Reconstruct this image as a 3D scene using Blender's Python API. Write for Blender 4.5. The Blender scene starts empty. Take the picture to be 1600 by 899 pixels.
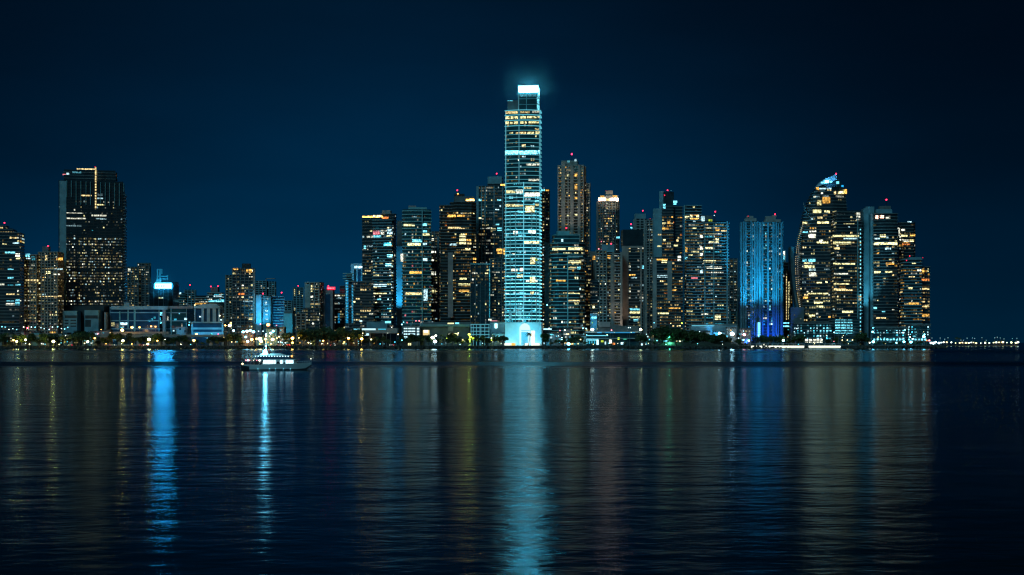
import bpy, math, random
from mathutils import Vector

# ------------------------------------------------------------------ camera, world, light, exposure
S = bpy.context.scene
C = bpy.context.collection
F = 2222.2          # focal length in photo pixels (1600 wide)
HY = 534.5          # horizon row of the photo
CAMZ = 7.0          # eye height above the water

cam_d = bpy.data.cameras.new("camera")
cam = bpy.data.objects.new("camera", cam_d)
C.objects.link(cam)
cam.location = (0, 0, CAMZ)
cam.rotation_euler = (math.radians(90), 0, 0)
cam_d.sensor_width = 36
cam_d.lens = 36 * F / 1600
cam_d.shift_y = (HY - 449.5) / 1600
cam_d.clip_start = 0.5
cam_d.clip_end = 60000
S.camera = cam

W = bpy.data.worlds.new("World")
S.world = W
W.use_nodes = True
wt = W.node_tree
for n in list(wt.nodes):
    wt.nodes.remove(n)
def wn(t, **k):
    n = wt.nodes.new(t)
    for a, b in k.items():
        setattr(n, a, b)
    return n
wo = wn('ShaderNodeOutputWorld')
bg = wn('ShaderNodeBackground')
tc = wn('ShaderNodeTexCoord')
sp = wn('ShaderNodeSeparateXYZ')
wt.links.new(tc.outputs['Generated'], sp.inputs[0])
rz = wn('ShaderNodeValToRGB')
rz.color_ramp.interpolation = 'B_SPLINE'
els = rz.color_ramp.elements
els[0].position = 0.0; els[0].color = (0.0, 0.042, 0.108, 1)
els[1].position = 1.0; els[1].color = (0.0003, 0.0020, 0.0065, 1)
for p, c in ((0.045, (0.0, 0.031, 0.084, 1)), (0.11, (0.0, 0.0185, 0.053, 1)), (0.20, (0.0003, 0.0088, 0.0255, 1)), (0.30, (0.0004, 0.0056, 0.0150, 1)), (0.5, (0.0004, 0.004, 0.013, 1))):
    e = els.new(p); e.color = c
wt.links.new(sp.outputs['Z'], rz.inputs[0])
ax = wn('ShaderNodeMath', operation='ADD'); ax.inputs[1].default_value = 0.07
wt.links.new(sp.outputs['X'], ax.inputs[0])
ab = wn('ShaderNodeMath', operation='ABSOLUTE')
wt.links.new(ax.outputs[0], ab.inputs[0])
mr = wn('ShaderNodeMapRange', interpolation_type='SMOOTHSTEP')
mr.inputs['From Min'].default_value = 0.0
mr.inputs['From Max'].default_value = 0.42
mr.inputs['To Min'].default_value = 1.0
mr.inputs['To Max'].default_value = 0.30
wt.links.new(ab.outputs[0], mr.inputs['Value'])
mx = wn('ShaderNodeMix', data_type='RGBA', blend_type='MULTIPLY')
mx.inputs[0].default_value = 1.0
wt.links.new(rz.outputs[0], mx.inputs[6])
wt.links.new(mr.outputs[0], mx.inputs[7])
cn = wn('ShaderNodeTexNoise'); cn.inputs['Scale'].default_value = 3.0; cn.inputs['Detail'].default_value = 4
cm = wn('ShaderNodeMapping'); cm.inputs['Scale'].default_value = (1, 1, 3.5)
wt.links.new(tc.outputs['Generated'], cm.inputs['Vector']); wt.links.new(cm.outputs[0], cn.inputs['Vector'])
cr = wn('ShaderNodeMapRange'); cr.inputs['From Min'].default_value = .3; cr.inputs['From Max'].default_value = .7; cr.inputs['To Min'].default_value = .82; cr.inputs['To Max'].default_value = 1.22
wt.links.new(cn.outputs['Fac'], cr.inputs['Value'])
m2 = wn('ShaderNodeMix', data_type='RGBA', blend_type='MULTIPLY'); m2.inputs[0].default_value = 1.0
wt.links.new(mx.outputs[2], m2.inputs[6]); wt.links.new(cr.outputs[0], m2.inputs[7])
wt.links.new(m2.outputs[2], bg.inputs['Color'])
bg.inputs['Strength'].default_value = 1.1
wt.links.new(bg.outputs[0], wo.inputs['Surface'])

sun_d = bpy.data.lights.new("moonlight", 'SUN')  # added cool fill for the facades, standing in for city glow
sun_d.energy = 0.78
sun_d.angle = math.radians(20)
sun_d.color = (0.30, 0.82, 1.0)
sun = bpy.data.objects.new("moonlight", sun_d)
C.objects.link(sun)
sun.rotation_euler = (math.radians(58), 0, math.radians(-28))

S.view_settings.view_transform = 'Standard'
S.view_settings.look = 'None'
S.view_settings.exposure = 0.0
S.view_settings.gamma = 1.0
S.view_settings.use_curve_mapping = False
S.render.engine = 'CYCLES'
S.cycles.use_denoising = True
S.cycles.max_bounces = 4
S.cycles.diffuse_bounces = 1
S.cycles.glossy_bounces = 2
S.cycles.transmission_bounces = 2
S.cycles.volume_bounces = 0
S.cycles.sample_clamp_indirect = 3.0
S.cycles.sample_clamp_direct = 25.0
S.cycles.use_light_tree = True
S.cycles.pixel_filter_type = 'BLACKMAN_HARRIS'
S.cycles.filter_width = 1.25
S.cycles.caustics_reflective = True
S.cycles.blur_glossy = 0.0

rnd = random.Random(7)
GZ = 3.0   # quay level

def wx(px, Y): return (px - 800) / F * Y
def wz(py, Y): return CAMZ + (HY - py) / F * Y

# ------------------------------------------------------------------ materials
MAT = {}
def pbr(name, col, rough=0.7, metal=0.0, var=0.25, vscale=0.15, bump=0.0, spec=0.4):
    m = bpy.data.materials.new(name); m.use_nodes = True
    t = m.node_tree; b = t.nodes['Principled BSDF']
    b.inputs['Roughness'].default_value = rough
    b.inputs['Metallic'].default_value = metal
    b.inputs['Specular IOR Level'].default_value = spec
    g = t.nodes.new('ShaderNodeNewGeometry')
    n = t.nodes.new('ShaderNodeTexNoise'); n.inputs['Scale'].default_value = vscale
    n.inputs['Detail'].default_value = 4
    t.links.new(g.outputs['Position'], n.inputs['Vector'])
    r = t.nodes.new('ShaderNodeMapRange')
    r.inputs['From Min'].default_value = 0.3; r.inputs['From Max'].default_value = 0.7
    r.inputs['To Min'].default_value = 1 - var; r.inputs['To Max'].default_value = 1 + var
    t.links.new(n.outputs['Fac'], r.inputs['Value'])
    mm = t.nodes.new('ShaderNodeMix'); mm.data_type = 'RGBA'; mm.blend_type = 'MULTIPLY'
    mm.inputs[0].default_value = 1.0
    mm.inputs[6].default_value = (*col, 1)
    t.links.new(r.outputs[0], mm.inputs[7])
    t.links.new(mm.outputs[2], b.inputs['Base Color'])
    if bump:
        bp = t.nodes.new('ShaderNodeBump'); bp.inputs['Strength'].default_value = bump
        bp.inputs['Distance'].default_value = 0.3
        t.links.new(n.outputs['Fac'], bp.inputs['Height'])
        t.links.new(bp.outputs[0], b.inputs['Normal'])
    MAT[name] = m
    return m

pbr('concrete', (0.30, 0.30, 0.30), 0.85)
pbr('concrete_warm', (0.28, 0.25, 0.23), 0.85)
pbr('concrete_pink', (0.32, 0.24, 0.24), 0.85)
pbr('concrete_blue', (0.16, 0.30, 0.36), 0.8)  # its blue tone also puts distance haze into the far blocks
pbr('concrete_dark', (0.13, 0.15, 0.16), 0.8)
pbr('white_paint', (0.72, 0.76, 0.78), 0.6, var=0.12)
pbr('teal_paint', (0.20, 0.42, 0.46), 0.6)
pbr('glass_dark', (0.022, 0.036, 0.042), 0.12, spec=0.6)
pbr('glass_teal', (0.02, 0.07, 0.085), 0.12, spec=0.6)
pbr('glass_blue', (0.02, 0.06, 0.11), 0.15, spec=0.6)
pbr('glass_brown', (0.03, 0.026, 0.022), 0.2, spec=0.5)
pbr('rib_wall', (0.08, 0.17, 0.22), 0.7)
pbr('blue_wall', (0.30, 0.42, 0.5), 0.7)
pbr('metal_dark', (0.05, 0.055, 0.06), 0.45, metal=0.6)
pbr('metal_grey', (0.3, 0.31, 0.32), 0.4, metal=0.7)
pbr('roofing', (0.07, 0.075, 0.08), 0.9)
pbr('rock', (0.07, 0.065, 0.06), 0.95, var=0.5, vscale=0.6, bump=0.6)
pbr('ground', (0.06, 0.065, 0.05), 0.95, var=0.4, vscale=0.08)
pbr('asphalt', (0.05, 0.05, 0.05), 0.9)
pbr('foliage_a', (0.045, 0.085, 0.025), 0.7, var=0.5, vscale=0.5)
pbr('foliage_b', (0.035, 0.065, 0.025), 0.7, var=0.5, vscale=0.5)
pbr('foliage_c', (0.06, 0.08, 0.02), 0.7, var=0.5, vscale=0.5)
pbr('bark', (0.07, 0.05, 0.035), 0.9)
pbr('hull_white', (0.55, 0.62, 0.66), 0.35, var=0.06)
pbr('hull_dark', (0.03, 0.035, 0.045), 0.4)
pbr('deck_teak', (0.25, 0.15, 0.08), 0.7)
pbr('rubber', (0.02, 0.02, 0.02), 0.8)
pbr('car_white', (0.7, 0.7, 0.7), 0.3, var=0.03)
pbr('car_red', (0.4, 0.03, 0.02), 0.3, var=0.03)
pbr('car_grey', (0.15, 0.16, 0.17), 0.3, var=0.03)

COL = {'warm': (1.0, 0.76, 0.33), 'yellow': (0.98, 0.90, 0.42), 'amber': (1.0, 0.52, 0.10), 'white': (0.96, 0.98, 0.78),
       'cool': (0.55, 0.90, 1.0), 'cyan': (0.06, 0.55, 0.75), 'blue': (0.03, 0.22, 1.0), 'ice': (0.20, 0.80, 1.0), 'teal': (0.07, 0.66, 0.88), 'rose': (1.0, 0.55, 0.36), 'led': (0.15, 0.70, 0.86), 'sky': (0.05, 0.42, 1.0),
       'azure': (0.02, 0.42, 0.85), 'red': (1.0, 0.02, 0.06), 'orange': (1.0, 0.30, 0.07), 'lime': (0.75, 1.0, 0.10),
       'pink': (1.0, 0.25, 0.3), 'green': (0.1, 0.9, 0.5)}
LV = [0.04, 0.13, 0.38, 0.85, 1.8]
_em = {}
def emit(col, st, interior=True):
    k = (col, st, interior)
    if k in _em: return _em[k]
    m = bpy.data.materials.new("light_%s" % col); m.use_nodes = True
    t = m.node_tree
    for n in list(t.nodes): t.nodes.remove(n)
    o = t.nodes.new('ShaderNodeOutputMaterial'); e = t.nodes.new('ShaderNodeEmission')
    e.inputs['Color'].default_value = (*COL[col], 1)
    e.inputs['Strength'].default_value = st
    if interior:   # curtains, furniture and rooms behind the pane: uneven brightness
        g = t.nodes.new('ShaderNodeNewGeometry')
        n = t.nodes.new('ShaderNodeTexNoise'); n.inputs['Scale'].default_value = 0.7; n.inputs['Detail'].default_value = 3
        t.links.new(g.outputs['Position'], n.inputs['Vector'])
        r = t.nodes.new('ShaderNodeMapRange')
        r.inputs['From Min'].default_value = 0.35; r.inputs['From Max'].default_value = 0.65
        r.inputs['To Min'].default_value = 0.06 * st; r.inputs['To Max'].default_value = 1.7 * st
        t.links.new(n.outputs['Fac'], r.inputs['Value'])
        t.links.new(r.outputs[0], e.inputs['Strength'])
    t.links.new(e.outputs[0], o.inputs[0])
    _em[k] = m
    return m

PAL = {
    'warm': [('warm', 4), ('yellow', 6), ('white', 3), ('amber', .8), ('cool', .9)],
    'mix': [('warm', 3), ('yellow', 4), ('white', 4), ('cool', 2.5), ('cyan', 1.2), ('amber', .8)],
    'cool': [('cool', 4), ('white', 3), ('cyan', 3), ('yellow', 1.5)],
    'cyan': [('cyan', 5), ('ice', 3), ('cool', 1)],
    'blue': [('ice', 3), ('cool', 4), ('white', 3), ('azure', 2)],
    'gold': [('yellow', 3), ('warm', 5), ('amber', 5), ('orange', .6), ('white', 1)],
    'rose': [('warm', 3), ('white', 3), ('amber', 2), ('pink', 1.2), ('cool', 1)],
    'fresh': [('cool', 4), ('ice', 3), ('cyan', 3), ('white', 3), ('yellow', 3)],
    'pale': [('white', 4), ('yellow', 4), ('cool', 3), ('warm', 1)],
}
def pick(r, lst):
    s = sum(w for _, w in lst); x = r.random() * s
    for a, w in lst:
        x -= w
        if x <= 0: return a
    return lst[-1][0]

# ------------------------------------------------------------------ mesh helpers
class MB:
    def __init__(s): s.v = []; s.f = []; s.m = []; s.mats = []
    def mi(s, m):
        m = MAT[m] if isinstance(m, str) else m
        if m not in s.mats: s.mats.append(m)
        return s.mats.index(m)
    def prism(s, poly, z0, z1, m, poly1=None, caps=True):
        b = len(s.v); n = len(poly); k = s.mi(m)
        p1 = poly1 or poly
        s.v += [(x, y, z0) for x, y in poly] + [(x, y, z1) for x, y in p1]
        for i in range(n):
            j = (i + 1) % n
            s.f.append((b + i, b + j, b + n + j, b + n + i)); s.m.append(k)
        if caps:
            s.f.append(tuple(b + n + i for i in range(n))); s.m.append(k)
            s.f.append(tuple(b + i for i in reversed(range(n)))); s.m.append(k)
    def box(s, x0, x1, y0, y1, z0, z1, m):
        s.prism([(x0, y0), (x1, y0), (x1, y1), (x0, y1)], z0, z1, m)
    def bar(s, a, b, r, m, n=6, r2=None):
        a = Vector(a); b = Vector(b); d = (b - a).normalized()
        u = d.orthogonal().normalized(); w = d.cross(u); r2 = r if r2 is None else r2
        k = s.mi(m); o = len(s.v)
        for p, q in ((a, r), (b, r2)):
            for i in range(n):
                t = 2 * math.pi * i / n
                s.v.append(tuple(p + u * q * math.cos(t) + w * q * math.sin(t)))
        for i in range(n):
            j = (i + 1) % n
            s.f.append((o + i, o + j, o + n + j, o + n + i)); s.m.append(k)
        s.f.append(tuple(o + n + i for i in range(n))); s.m.append(k)
        s.f.append(tuple(o + i for i in reversed(range(n)))); s.m.append(k)
    def ball(s, c, r, m, nu=8, nv=5, sz=1.0):
        k = s.mi(m); o = len(s.v)
        for j in range(1, nv):
            ph = math.pi * j / nv
            for i in range(nu):
                t = 2 * math.pi * i / nu
                s.v.append((c[0] + r * math.sin(ph) * math.cos(t), c[1] + r * math.sin(ph) * math.sin(t), c[2] + r * sz * math.cos(ph)))
        s.v.append((c[0], c[1], c[2] + r * sz)); s.v.append((c[0], c[1], c[2] - r * sz))
        T, B = len(s.v) - 2, len(s.v) - 1
        for j in range(nv - 2):
            for i in range(nu):
                a = o + j * nu + i; b = o + j * nu + (i + 1) % nu
                s.f.append((a, a + nu, b + nu, b)); s.m.append(k)
        for i in range(nu):
            s.f.append((T, o + i, o + (i + 1) % nu)); s.m.append(k)
            q = o + (nv - 2) * nu
            s.f.append((B, q + (i + 1) % nu, q + i)); s.m.append(k)
    def mesh(s, name, smooth=False):
        me = bpy.data.meshes.new(name)
        me.from_pydata(s.v, [], s.f)
        for m in s.mats: me.materials.append(m)
        me.polygons.foreach_set('material_index', s.m)
        if smooth: me.polygons.foreach_set('use_smooth', [True] * len(s.f))
        me.update()
        return me
    def build(s, name, parent=None, kind=None, label=None, smooth=False):
        if not s.f: return None
        o = bpy.data.objects.new(name, s.mesh(name, smooth))
        C.objects.link(o)
        if parent: o.parent = parent
        if kind: o['kind'] = kind
        if label: o['label'] = label
        return o

def part(name, parent, *boxes, label=None):
    """one mesh from boxes (x0,x1,y0,y1,z0,z1,mat)"""
    m = MB()
    for b in boxes: m.box(*b)
    return m.build(name, parent, label=label)

def thing(name, label, cat, loc=(0, 0, 0), rz=0.0, group=None):
    o = bpy.data.objects.new(name, None)
    o.empty_display_size = 1.0
    C.objects.link(o)
    o.location = loc; o.rotation_euler = (0, 0, rz)
    o['label'] = label; o['category'] = cat
    if group: o['group'] = group
    return o

def dup(root, loc, rz=0.0, sc=1.0, label=None):
    r = root.copy(); C.objects.link(r); r.location = loc; r.rotation_euler = (0, 0, rz); r.scale = (sc, sc, sc) if not isinstance(sc, tuple) else sc
    if label: r['label'] = label
    for ch in list(root.children):
        c = ch.copy(); C.objects.link(c); c.parent = r
        for g in list(ch.children):
            d = g.copy(); C.objects.link(d); d.parent = c
    return r

_beacon_me = {}
def mast(parent, x, y, z0, h, col='red', st=7.0, r=0.75):
    m = MB(); m.bar((x, y, z0), (x, y, z0 + h), 0.35, 'metal_dark', 5, 0.18)
    ms = m.build('mast', parent)
    k = (col, st, r)
    if k not in _beacon_me:
        b = MB(); b.ball((0, 0, 0), r, emit(col, st, False), 8, 6)
        _beacon_me[k] = b.mesh('beacon')
    o = bpy.data.objects.new('beacon', _beacon_me[k]); C.objects.link(o)
    o.parent = ms; o.location = (x, y, z0 + h + r * 0.8)
    return ms

_unit = {}
def unit_window(mat):
    if mat not in _unit:
        m = MB(); m.box(-.5, .5, -1, 0, -.5, .5, mat)
        _unit[mat] = m.mesh('window')
    return _unit[mat]

# ------------------------------------------------------------------ tower builder
STY = {
    'teal':   dict(fh=3.4, st=.26, sm='teal_paint', so=.9, body='glass_teal', cw=3.2, p=.22, pal='mix', run=3.0),
    'white':  dict(fh=3.4, st=.24, sm='white_paint', so=1.0, body='glass_dark', cw=3.2, p=.22, pal='mix', run=3.0),
    'grey':   dict(fh=3.3, st=.30, sm='concrete', so=.7, body='glass_dark', cw=3.0, p=.25, pal='mix', run=2.2),
    'dark':   dict(fh=3.4, st=.22, sm='concrete_dark', so=.6, body='glass_dark', cw=3.2, p=.22, pal='warm', run=3.0),
    'grid':   dict(fh=3.2, st=.30, sm='concrete', so=.5, body='glass_dark', cw=2.6, p=.30, pal='mix', run=1.3, ps=5.2, pw=1.1, po=.7, pm='concrete'),
    'gridw':  dict(fh=3.2, st=.30, sm='concrete_warm', so=.5, body='glass_brown', cw=2.6, p=.30, pal='warm', run=1.3, ps=5.2, pw=1.3, po=.7, pm='concrete_warm'),
    'gridd':  dict(fh=3.2, st=.26, sm='concrete_dark', so=.4, body='glass_dark', cw=2.6, p=.40, pal='warm', run=1.4, ps=4.4, pw=.8, po=.6, pm='concrete_dark'),
    'glass':  dict(fh=3.8, st=.10, sm='metal_dark', so=.25, body='glass_dark', cw=2.4, p=.08, pal='mix', run=2.5, ps=6, pw=.25, po=.35, pm='metal_grey'),
    'glassb': dict(fh=3.8, st=.12, sm='blue_wall', so=.25, body='glass_blue', cw=2.4, p=.08, pal='cool', run=2.0, ps=8, pw=.4, po=.4, pm='blue_wall'),
    'wall':   dict(fh=0, st=0, sm='concrete', so=0, body='concrete', cw=3, p=0, pal='mix', run=1),
}

def fpoly(kind, w, d, b=.12, c=.2):
    h = w / 2
    if kind == 'bow':
        pts = []
        for i in range(9):
            t = -1 + 2 * i / 8
            pts.append((t * h, w * b * (t * t)))
        return pts + [(h, d), (-h, d)]
    if kind == 'cham':
        q = w * c
        return [(-h, q), (-h + q, 0), (h - q, 0), (h, q), (h, d), (-h, d)]
    if kind == 'round':
        pts = []
        for i in range(16):
            t = -math.pi + 2 * math.pi * i / 16 + math.pi / 16
            x = math.cos(t); y = math.sin(t)
            e = .65
            pts.append((h * math.copysign(abs(x) ** e, x), d / 2 + d / 2 * math.copysign(abs(y) ** e, y)))
        return pts
    return [(-h, 0), (h, 0), (h, d), (-h, d)]

def offset(poly, o):
    n = len(poly); out = []
    for i in range(n):
        p0 = Vector(poly[i - 1]); p = Vector(poly[i]); p2 = Vector(poly[(i + 1) % n])
        e1 = (p - p0).normalized(); e2 = (p2 - p).normalized()
        n1 = Vector((e1.y, -e1.x)); n2 = Vector((e2.y, -e2.x))
        m = (n1 + n2); L = m.length
        m = m / L if L > 1e-6 else n1
        k = o / max(.35, m.dot(n1))
        out.append((p.x + m.x * k, p.y + m.y * k))
    return out

def V(x0, x1, top, style, **k):
    d = dict(STY[style]); d.update(x0=x0, x1=x1, top=top, bot=None, dy=0, r=.75, fp='box', zones=(), lit=(), strips=(), cap=None, blank=())
    d.update(k); return d

TOWERS = {}
def tower(name, label, cat, Y, th, vols, masts=(), seed=None, indiv=100, group=None):
    r = random.Random(seed if seed is not None else hash_s(label))
    th = math.radians(th); ct, sn = math.cos(th), math.sin(th)
    X0 = min(v['x0'] for v in vols); X1 = max(v['x1'] for v in vols)
    RX, RY = wx((X0 + X1) / 2, Y), Y
    root = thing(name, label, cat, (RX, RY, GZ), th, group)
    TOWERS[label] = (X0, X1)
    def w2l(x, y):
        dx, dy = x - RX, y - RY
        return (dx * ct + dy * sn, -dx * sn + dy * ct)
    def l2w(x, y):
        return (RX + x * ct - y * sn, RY + x * sn + y * ct)
    def pr(x, y):
        a, b = l2w(x, y); return 800 + a / b * F
    wins = []     # (size key, mesh mat, x,y,z, len, h, depth, angle)
    band = MB()
    for v in vols:
        Yv = Y + v['dy']
        # solve footprint width and centre so that the silhouette spans x0..x1
        w = (v['x1'] - v['x0']) / F * Yv * .8; cxl, cyl = w2l(wx((v['x0'] + v['x1']) / 2, Yv), Yv)
        for it in range(14):
            dd = v['r'] * w if 'd' not in v else v['d']
            P = [(cxl + a, cyl + b) for a, b in fpoly(v['fp'], w, dd)]
            q = [pr(*p) for p in P]; lo, hi = min(q), max(q)
            w *= (v['x1'] - v['x0']) / max(1, hi - lo)
            cxl += ((v['x0'] + v['x1']) / 2 - (lo + hi) / 2) / F * Yv / max(ct, .5) * .9
        z1 = wz(v['top'], Yv) - GZ
        z0 = 0 if v['bot'] is None else wz(v['bot'], Yv) - GZ - 0.4
        b = MB(); b.prism(P, z0, z1, v['body'])
        b.build('facade', root)
        if v['cap'] is not None:
            cm = MB(); cm.prism(offset(P, v['so'] + .15), z1 - .3, z1 + 1.4, v['cap']); cm.build('parapet', root)
        fh = v['fh']; nf = int((z1 - z0) / fh) if fh else 0
        if fh:
            for k in range(nf + 1):
                z = z0 + k * fh
                if z > z1: break
                band.prism(offset(P, v['so']), z, min(z + fh * v['st'], z1 + .35), v['sm'])
        # facing edges
        n = len(P); ws = []
        for i in range(n):
            a = Vector(P[i]); c = Vector(P[(i + 1) % n]); e = c - a; L = e.length
            if L < 1.0: continue
            e = e / L; nm = Vector((e.y, -e.x))
            mid = (a + c) / 2; mw = l2w(mid.x, mid.y)
            nw = (nm.x * ct - nm.y * sn, nm.x * sn + nm.y * ct)
            if -(nw[0] * mw[0] + nw[1] * mw[1]) / math.hypot(*mw) < 0.04: continue
            if v.get('ps'):
                npi = max(1, round(L / v['ps']))
                for k in range(npi + 1):
                    t = k * L / npi; hw = v['pw'] / 2
                    q0 = a + e * (t - hw); q1 = a + e * (t + hw)
                    o = nm * v['po']
                    band.prism([tuple(q0 + o)[:2], tuple(q1 + o)[:2], tuple(q1 - nm * .2)[:2], tuple(q0 - nm * .2)[:2]], z0, z1 + .2, v['pm'])
            if not fh or (v['p'] <= 0 and not v['zones']): continue
            nc = max(1, round(L / (v['cw'] * .8))); cw = L / nc
            colw = [r.choice((.3, .8, 1.0, 1.2, 1.7)) for _ in range(nc)]
            for k in range(nf):
                z = z0 + k * fh + fh * v['st']; wh = fh * (1 - v['st']) * .9
                py = HY - (z + GZ - CAMZ) * F / Yv
                p, pal, lvb = v['p'], v['pal'], 0
                for zn in v['zones']:
                    if zn[0] <= py <= zn[1]:
                        p = zn[2]; pal = zn[3] if len(zn) > 3 and zn[3] else pal
                        lvb = zn[4] if len(zn) > 4 else 0
                fl = r.choice((.3, .6, 1.0, 1.3, 1.5, 2.2)); c_ = 0
                while c_ < nc:
                    if r.random() < 1.3 * p * fl * colw[c_] / 1.0 / (1 + (v['run'] - 1) * .5):
                        ln = 1
                        while ln < 7 and r.random() < 1 - 1 / v['run']: ln += 1
                        ln = min(ln, nc - c_)
                        x = r.random()
                        lv = 0 if x < .34 else 1 if x < .60 else 2 if x < .83 else 3 if x < .97 else 4
                        lv = max(0, min(4, lv + lvb))
                        col = pick(r, PAL[pal])
                        hh = wh * r.choice((.85, .75, .65, .5)) if col != 'cyan' else wh * .45
                        for ci in range(ln):
                            if ci and r.random() < .12: continue
                            l2 = max(0, min(4, lv + r.choice((-1, 0, 0, 0, 0))))
                            q = a + e * (cw * (c_ + ci + .5))
                            ws.append((LV[l2] * cw * hh, emit(col, LV[l2]), q.x, q.y, z + hh / 2, cw * r.choice((.55, .7, .8, .86)), hh, .07, math.atan2(e.y, e.x)))
                        c_ += ln
                    else: c_ += 1
        wins += ws
        # explicit pieces on the front plane, given where the photo shows them
        FYl = cyl
        def fx(px, o=0.0):
            # ray through px meets the plane local y = FYl - o
            dx = (px - 800) / F
            # local y of t*(dx,1): -(t*dx-RX)*sn + (t-RY)*ct
            t = (FYl - o - RX * sn + RY * ct) / (ct - dx * sn)
            return (t * dx - RX) * ct + (t - RY) * sn
        for st in v['strips']:
            a0, a1, t0, t1, m = st[:5]; pr_ = st[5] if len(st) > 5 else 1.2
            xa, xb = fx(a0, pr_), fx(a1, pr_)
            s = MB(); s.box(xa, xb, FYl - pr_, FYl + .3, wz(t1, Yv) - GZ if t1 else 0, wz(t0, Yv) - GZ, MAT[m] if isinstance(m, str) and m in MAT else m)
            s.build(st[6] if len(st) > 6 else 'pilaster', root)
        for lt in v['lit']:
            a0, a1, t0, t1, col, stg = lt[:6]
            xa, xb = fx(a0, .1), fx(a1, .1)
            z_a, z_b = wz(t1, Yv) - GZ, wz(t0, Yv) - GZ
            wins.append((1e6 + stg * (xb - xa), emit(col, stg), (xa + xb) / 2, FYl - (lt[6] if len(lt) > 6 else .12), (z_a + z_b) / 2, xb - xa, z_b - z_a, .09, 0.0))
    if band.f: band.build('floor_banding', root)
    wins.sort(key=lambda q: -q[0])
    for q in wins[:indiv]:
        o = bpy.data.objects.new('window', unit_window(q[1])); C.objects.link(o)
        o.parent = root; o.location = (q[2], q[3], q[4]); o.rotation_euler = (0, 0, q[8]); o.scale = (q[5], q[7], q[6])
    if len(wins) > indiv:
        m = MB()
        for q in wins[indiv:]:
            ca, sa = math.cos(q[8]), math.sin(q[8]); hl = q[5] / 2
            f = [(q[2] + x * ca - y * sa, q[3] + x * sa + y * ca) for x, y in ((-hl, -q[7]), (hl, -q[7]), (hl, 0), (-hl, 0))]
            m.prism(f, q[4] - q[6] / 2, q[4] + q[6] / 2, q[1], caps=False)
        m.build('window_lights', root, kind='stuff')
    for q in masts:
        px, ptip, pbase = q[:3]; dyy = q[3] if len(q) > 3 else 6
        lx, ly = w2l(wx(px, Y + dyy), Y + dyy)
        zb = wz(pbase, Y + dyy) - GZ; zt = wz(ptip, Y + dyy) - GZ
        mast(root, lx, ly, zb - 1, max(1, zt - zb), *(q[4:] if len(q) > 4 else ()))
    return root

def hash_s(s):
    h = 5381
    for ch in s: h = (h * 33 + ord(ch)) & 0xffffffff
    return h

# ------------------------------------------------------------------ skyline, from left to right
AP, OF = 'apartment tower', 'office tower'
tower('apartment_tower', 'dark tower cut off by the left edge, lit crown floors, short cyan window bars', AP, 1545, 8, [
    V(-24, 38, 363, 'dark', p=.08, zones=[(362, 380, .5, 'warm', 1), (440, 500, .07, 'pale', 1)], lit=[(20, 30, 378, 381, 'cool', 1.0), (8, 24, 393, 396, 'ice', 1.6), (24, 31, 396, 401, 'white', 2), (25, 32, 402, 405, 'yellow', 1.6), (12, 21, 420, 422.5, 'ice', 1), (12, 21, 433, 435.5, 'ice', 1),
      (12, 21, 445, 447, 'cyan', .6), (10, 23, 459, 462, 'warm', 1.2), (10, 22, 470, 472, 'ice', 1.2), (9, 23, 474, 477, 'white', 1.5), (24, 32, 444, 447, 'ice', 1), (24, 31, 468, 477, 'ice', .9)]),
    V(-24, 26, 357, 'dark', bot=364, dy=2, p=.4, pal='warm'),
    V(-24, 14, 352, 'dark', bot=358, dy=4, p=1.2, pal='warm', zones=[(350, 360, 1.6, 'warm', 1)])], masts=[(7, 348, 353)])
tower('apartment_tower', 'pair of slim apartment blocks glowing warm, beside the far left dark tower', AP, 1560, -6, [
    V(38, 63, 398, 'gridd', ps=3.6, sm='concrete_warm', pm='concrete_warm', p=.5, pal='warm', zones=[(396, 410, .2, 'cyan', 1), (436, 512, .6, 'warm', 0)], lit=[(40, 47, 397, 401, 'ice', 2.2), (41, 48, 402, 405, 'cool', 1.8), (50, 55, 404, 407, 'cyan', .7), (40, 60, 437, 440, 'warm', 1.2)]),
    V(60, 99, 394, 'gridd', ps=3.4, dy=3, sm='concrete_warm', pm='concrete_warm', p=.4, pal='warm', zones=[(430, 512, .55, 'warm', 0)], lit=[(88, 98, 403, 407, 'amber', 1.4), (71, 74, 398, 407, 'warm', 1.0), (72, 80, 424, 428, 'yellow', 2), (84, 98, 420, 422, 'cool', 1.2), (83, 94, 428, 430, 'white', 1.4), (62, 96, 462, 464, 'warm', 1.1)]),
    V(66, 79, 385, 'wall', bot=395, dy=8, body='concrete_dark')], masts=[(75, 384, 386)])
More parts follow.
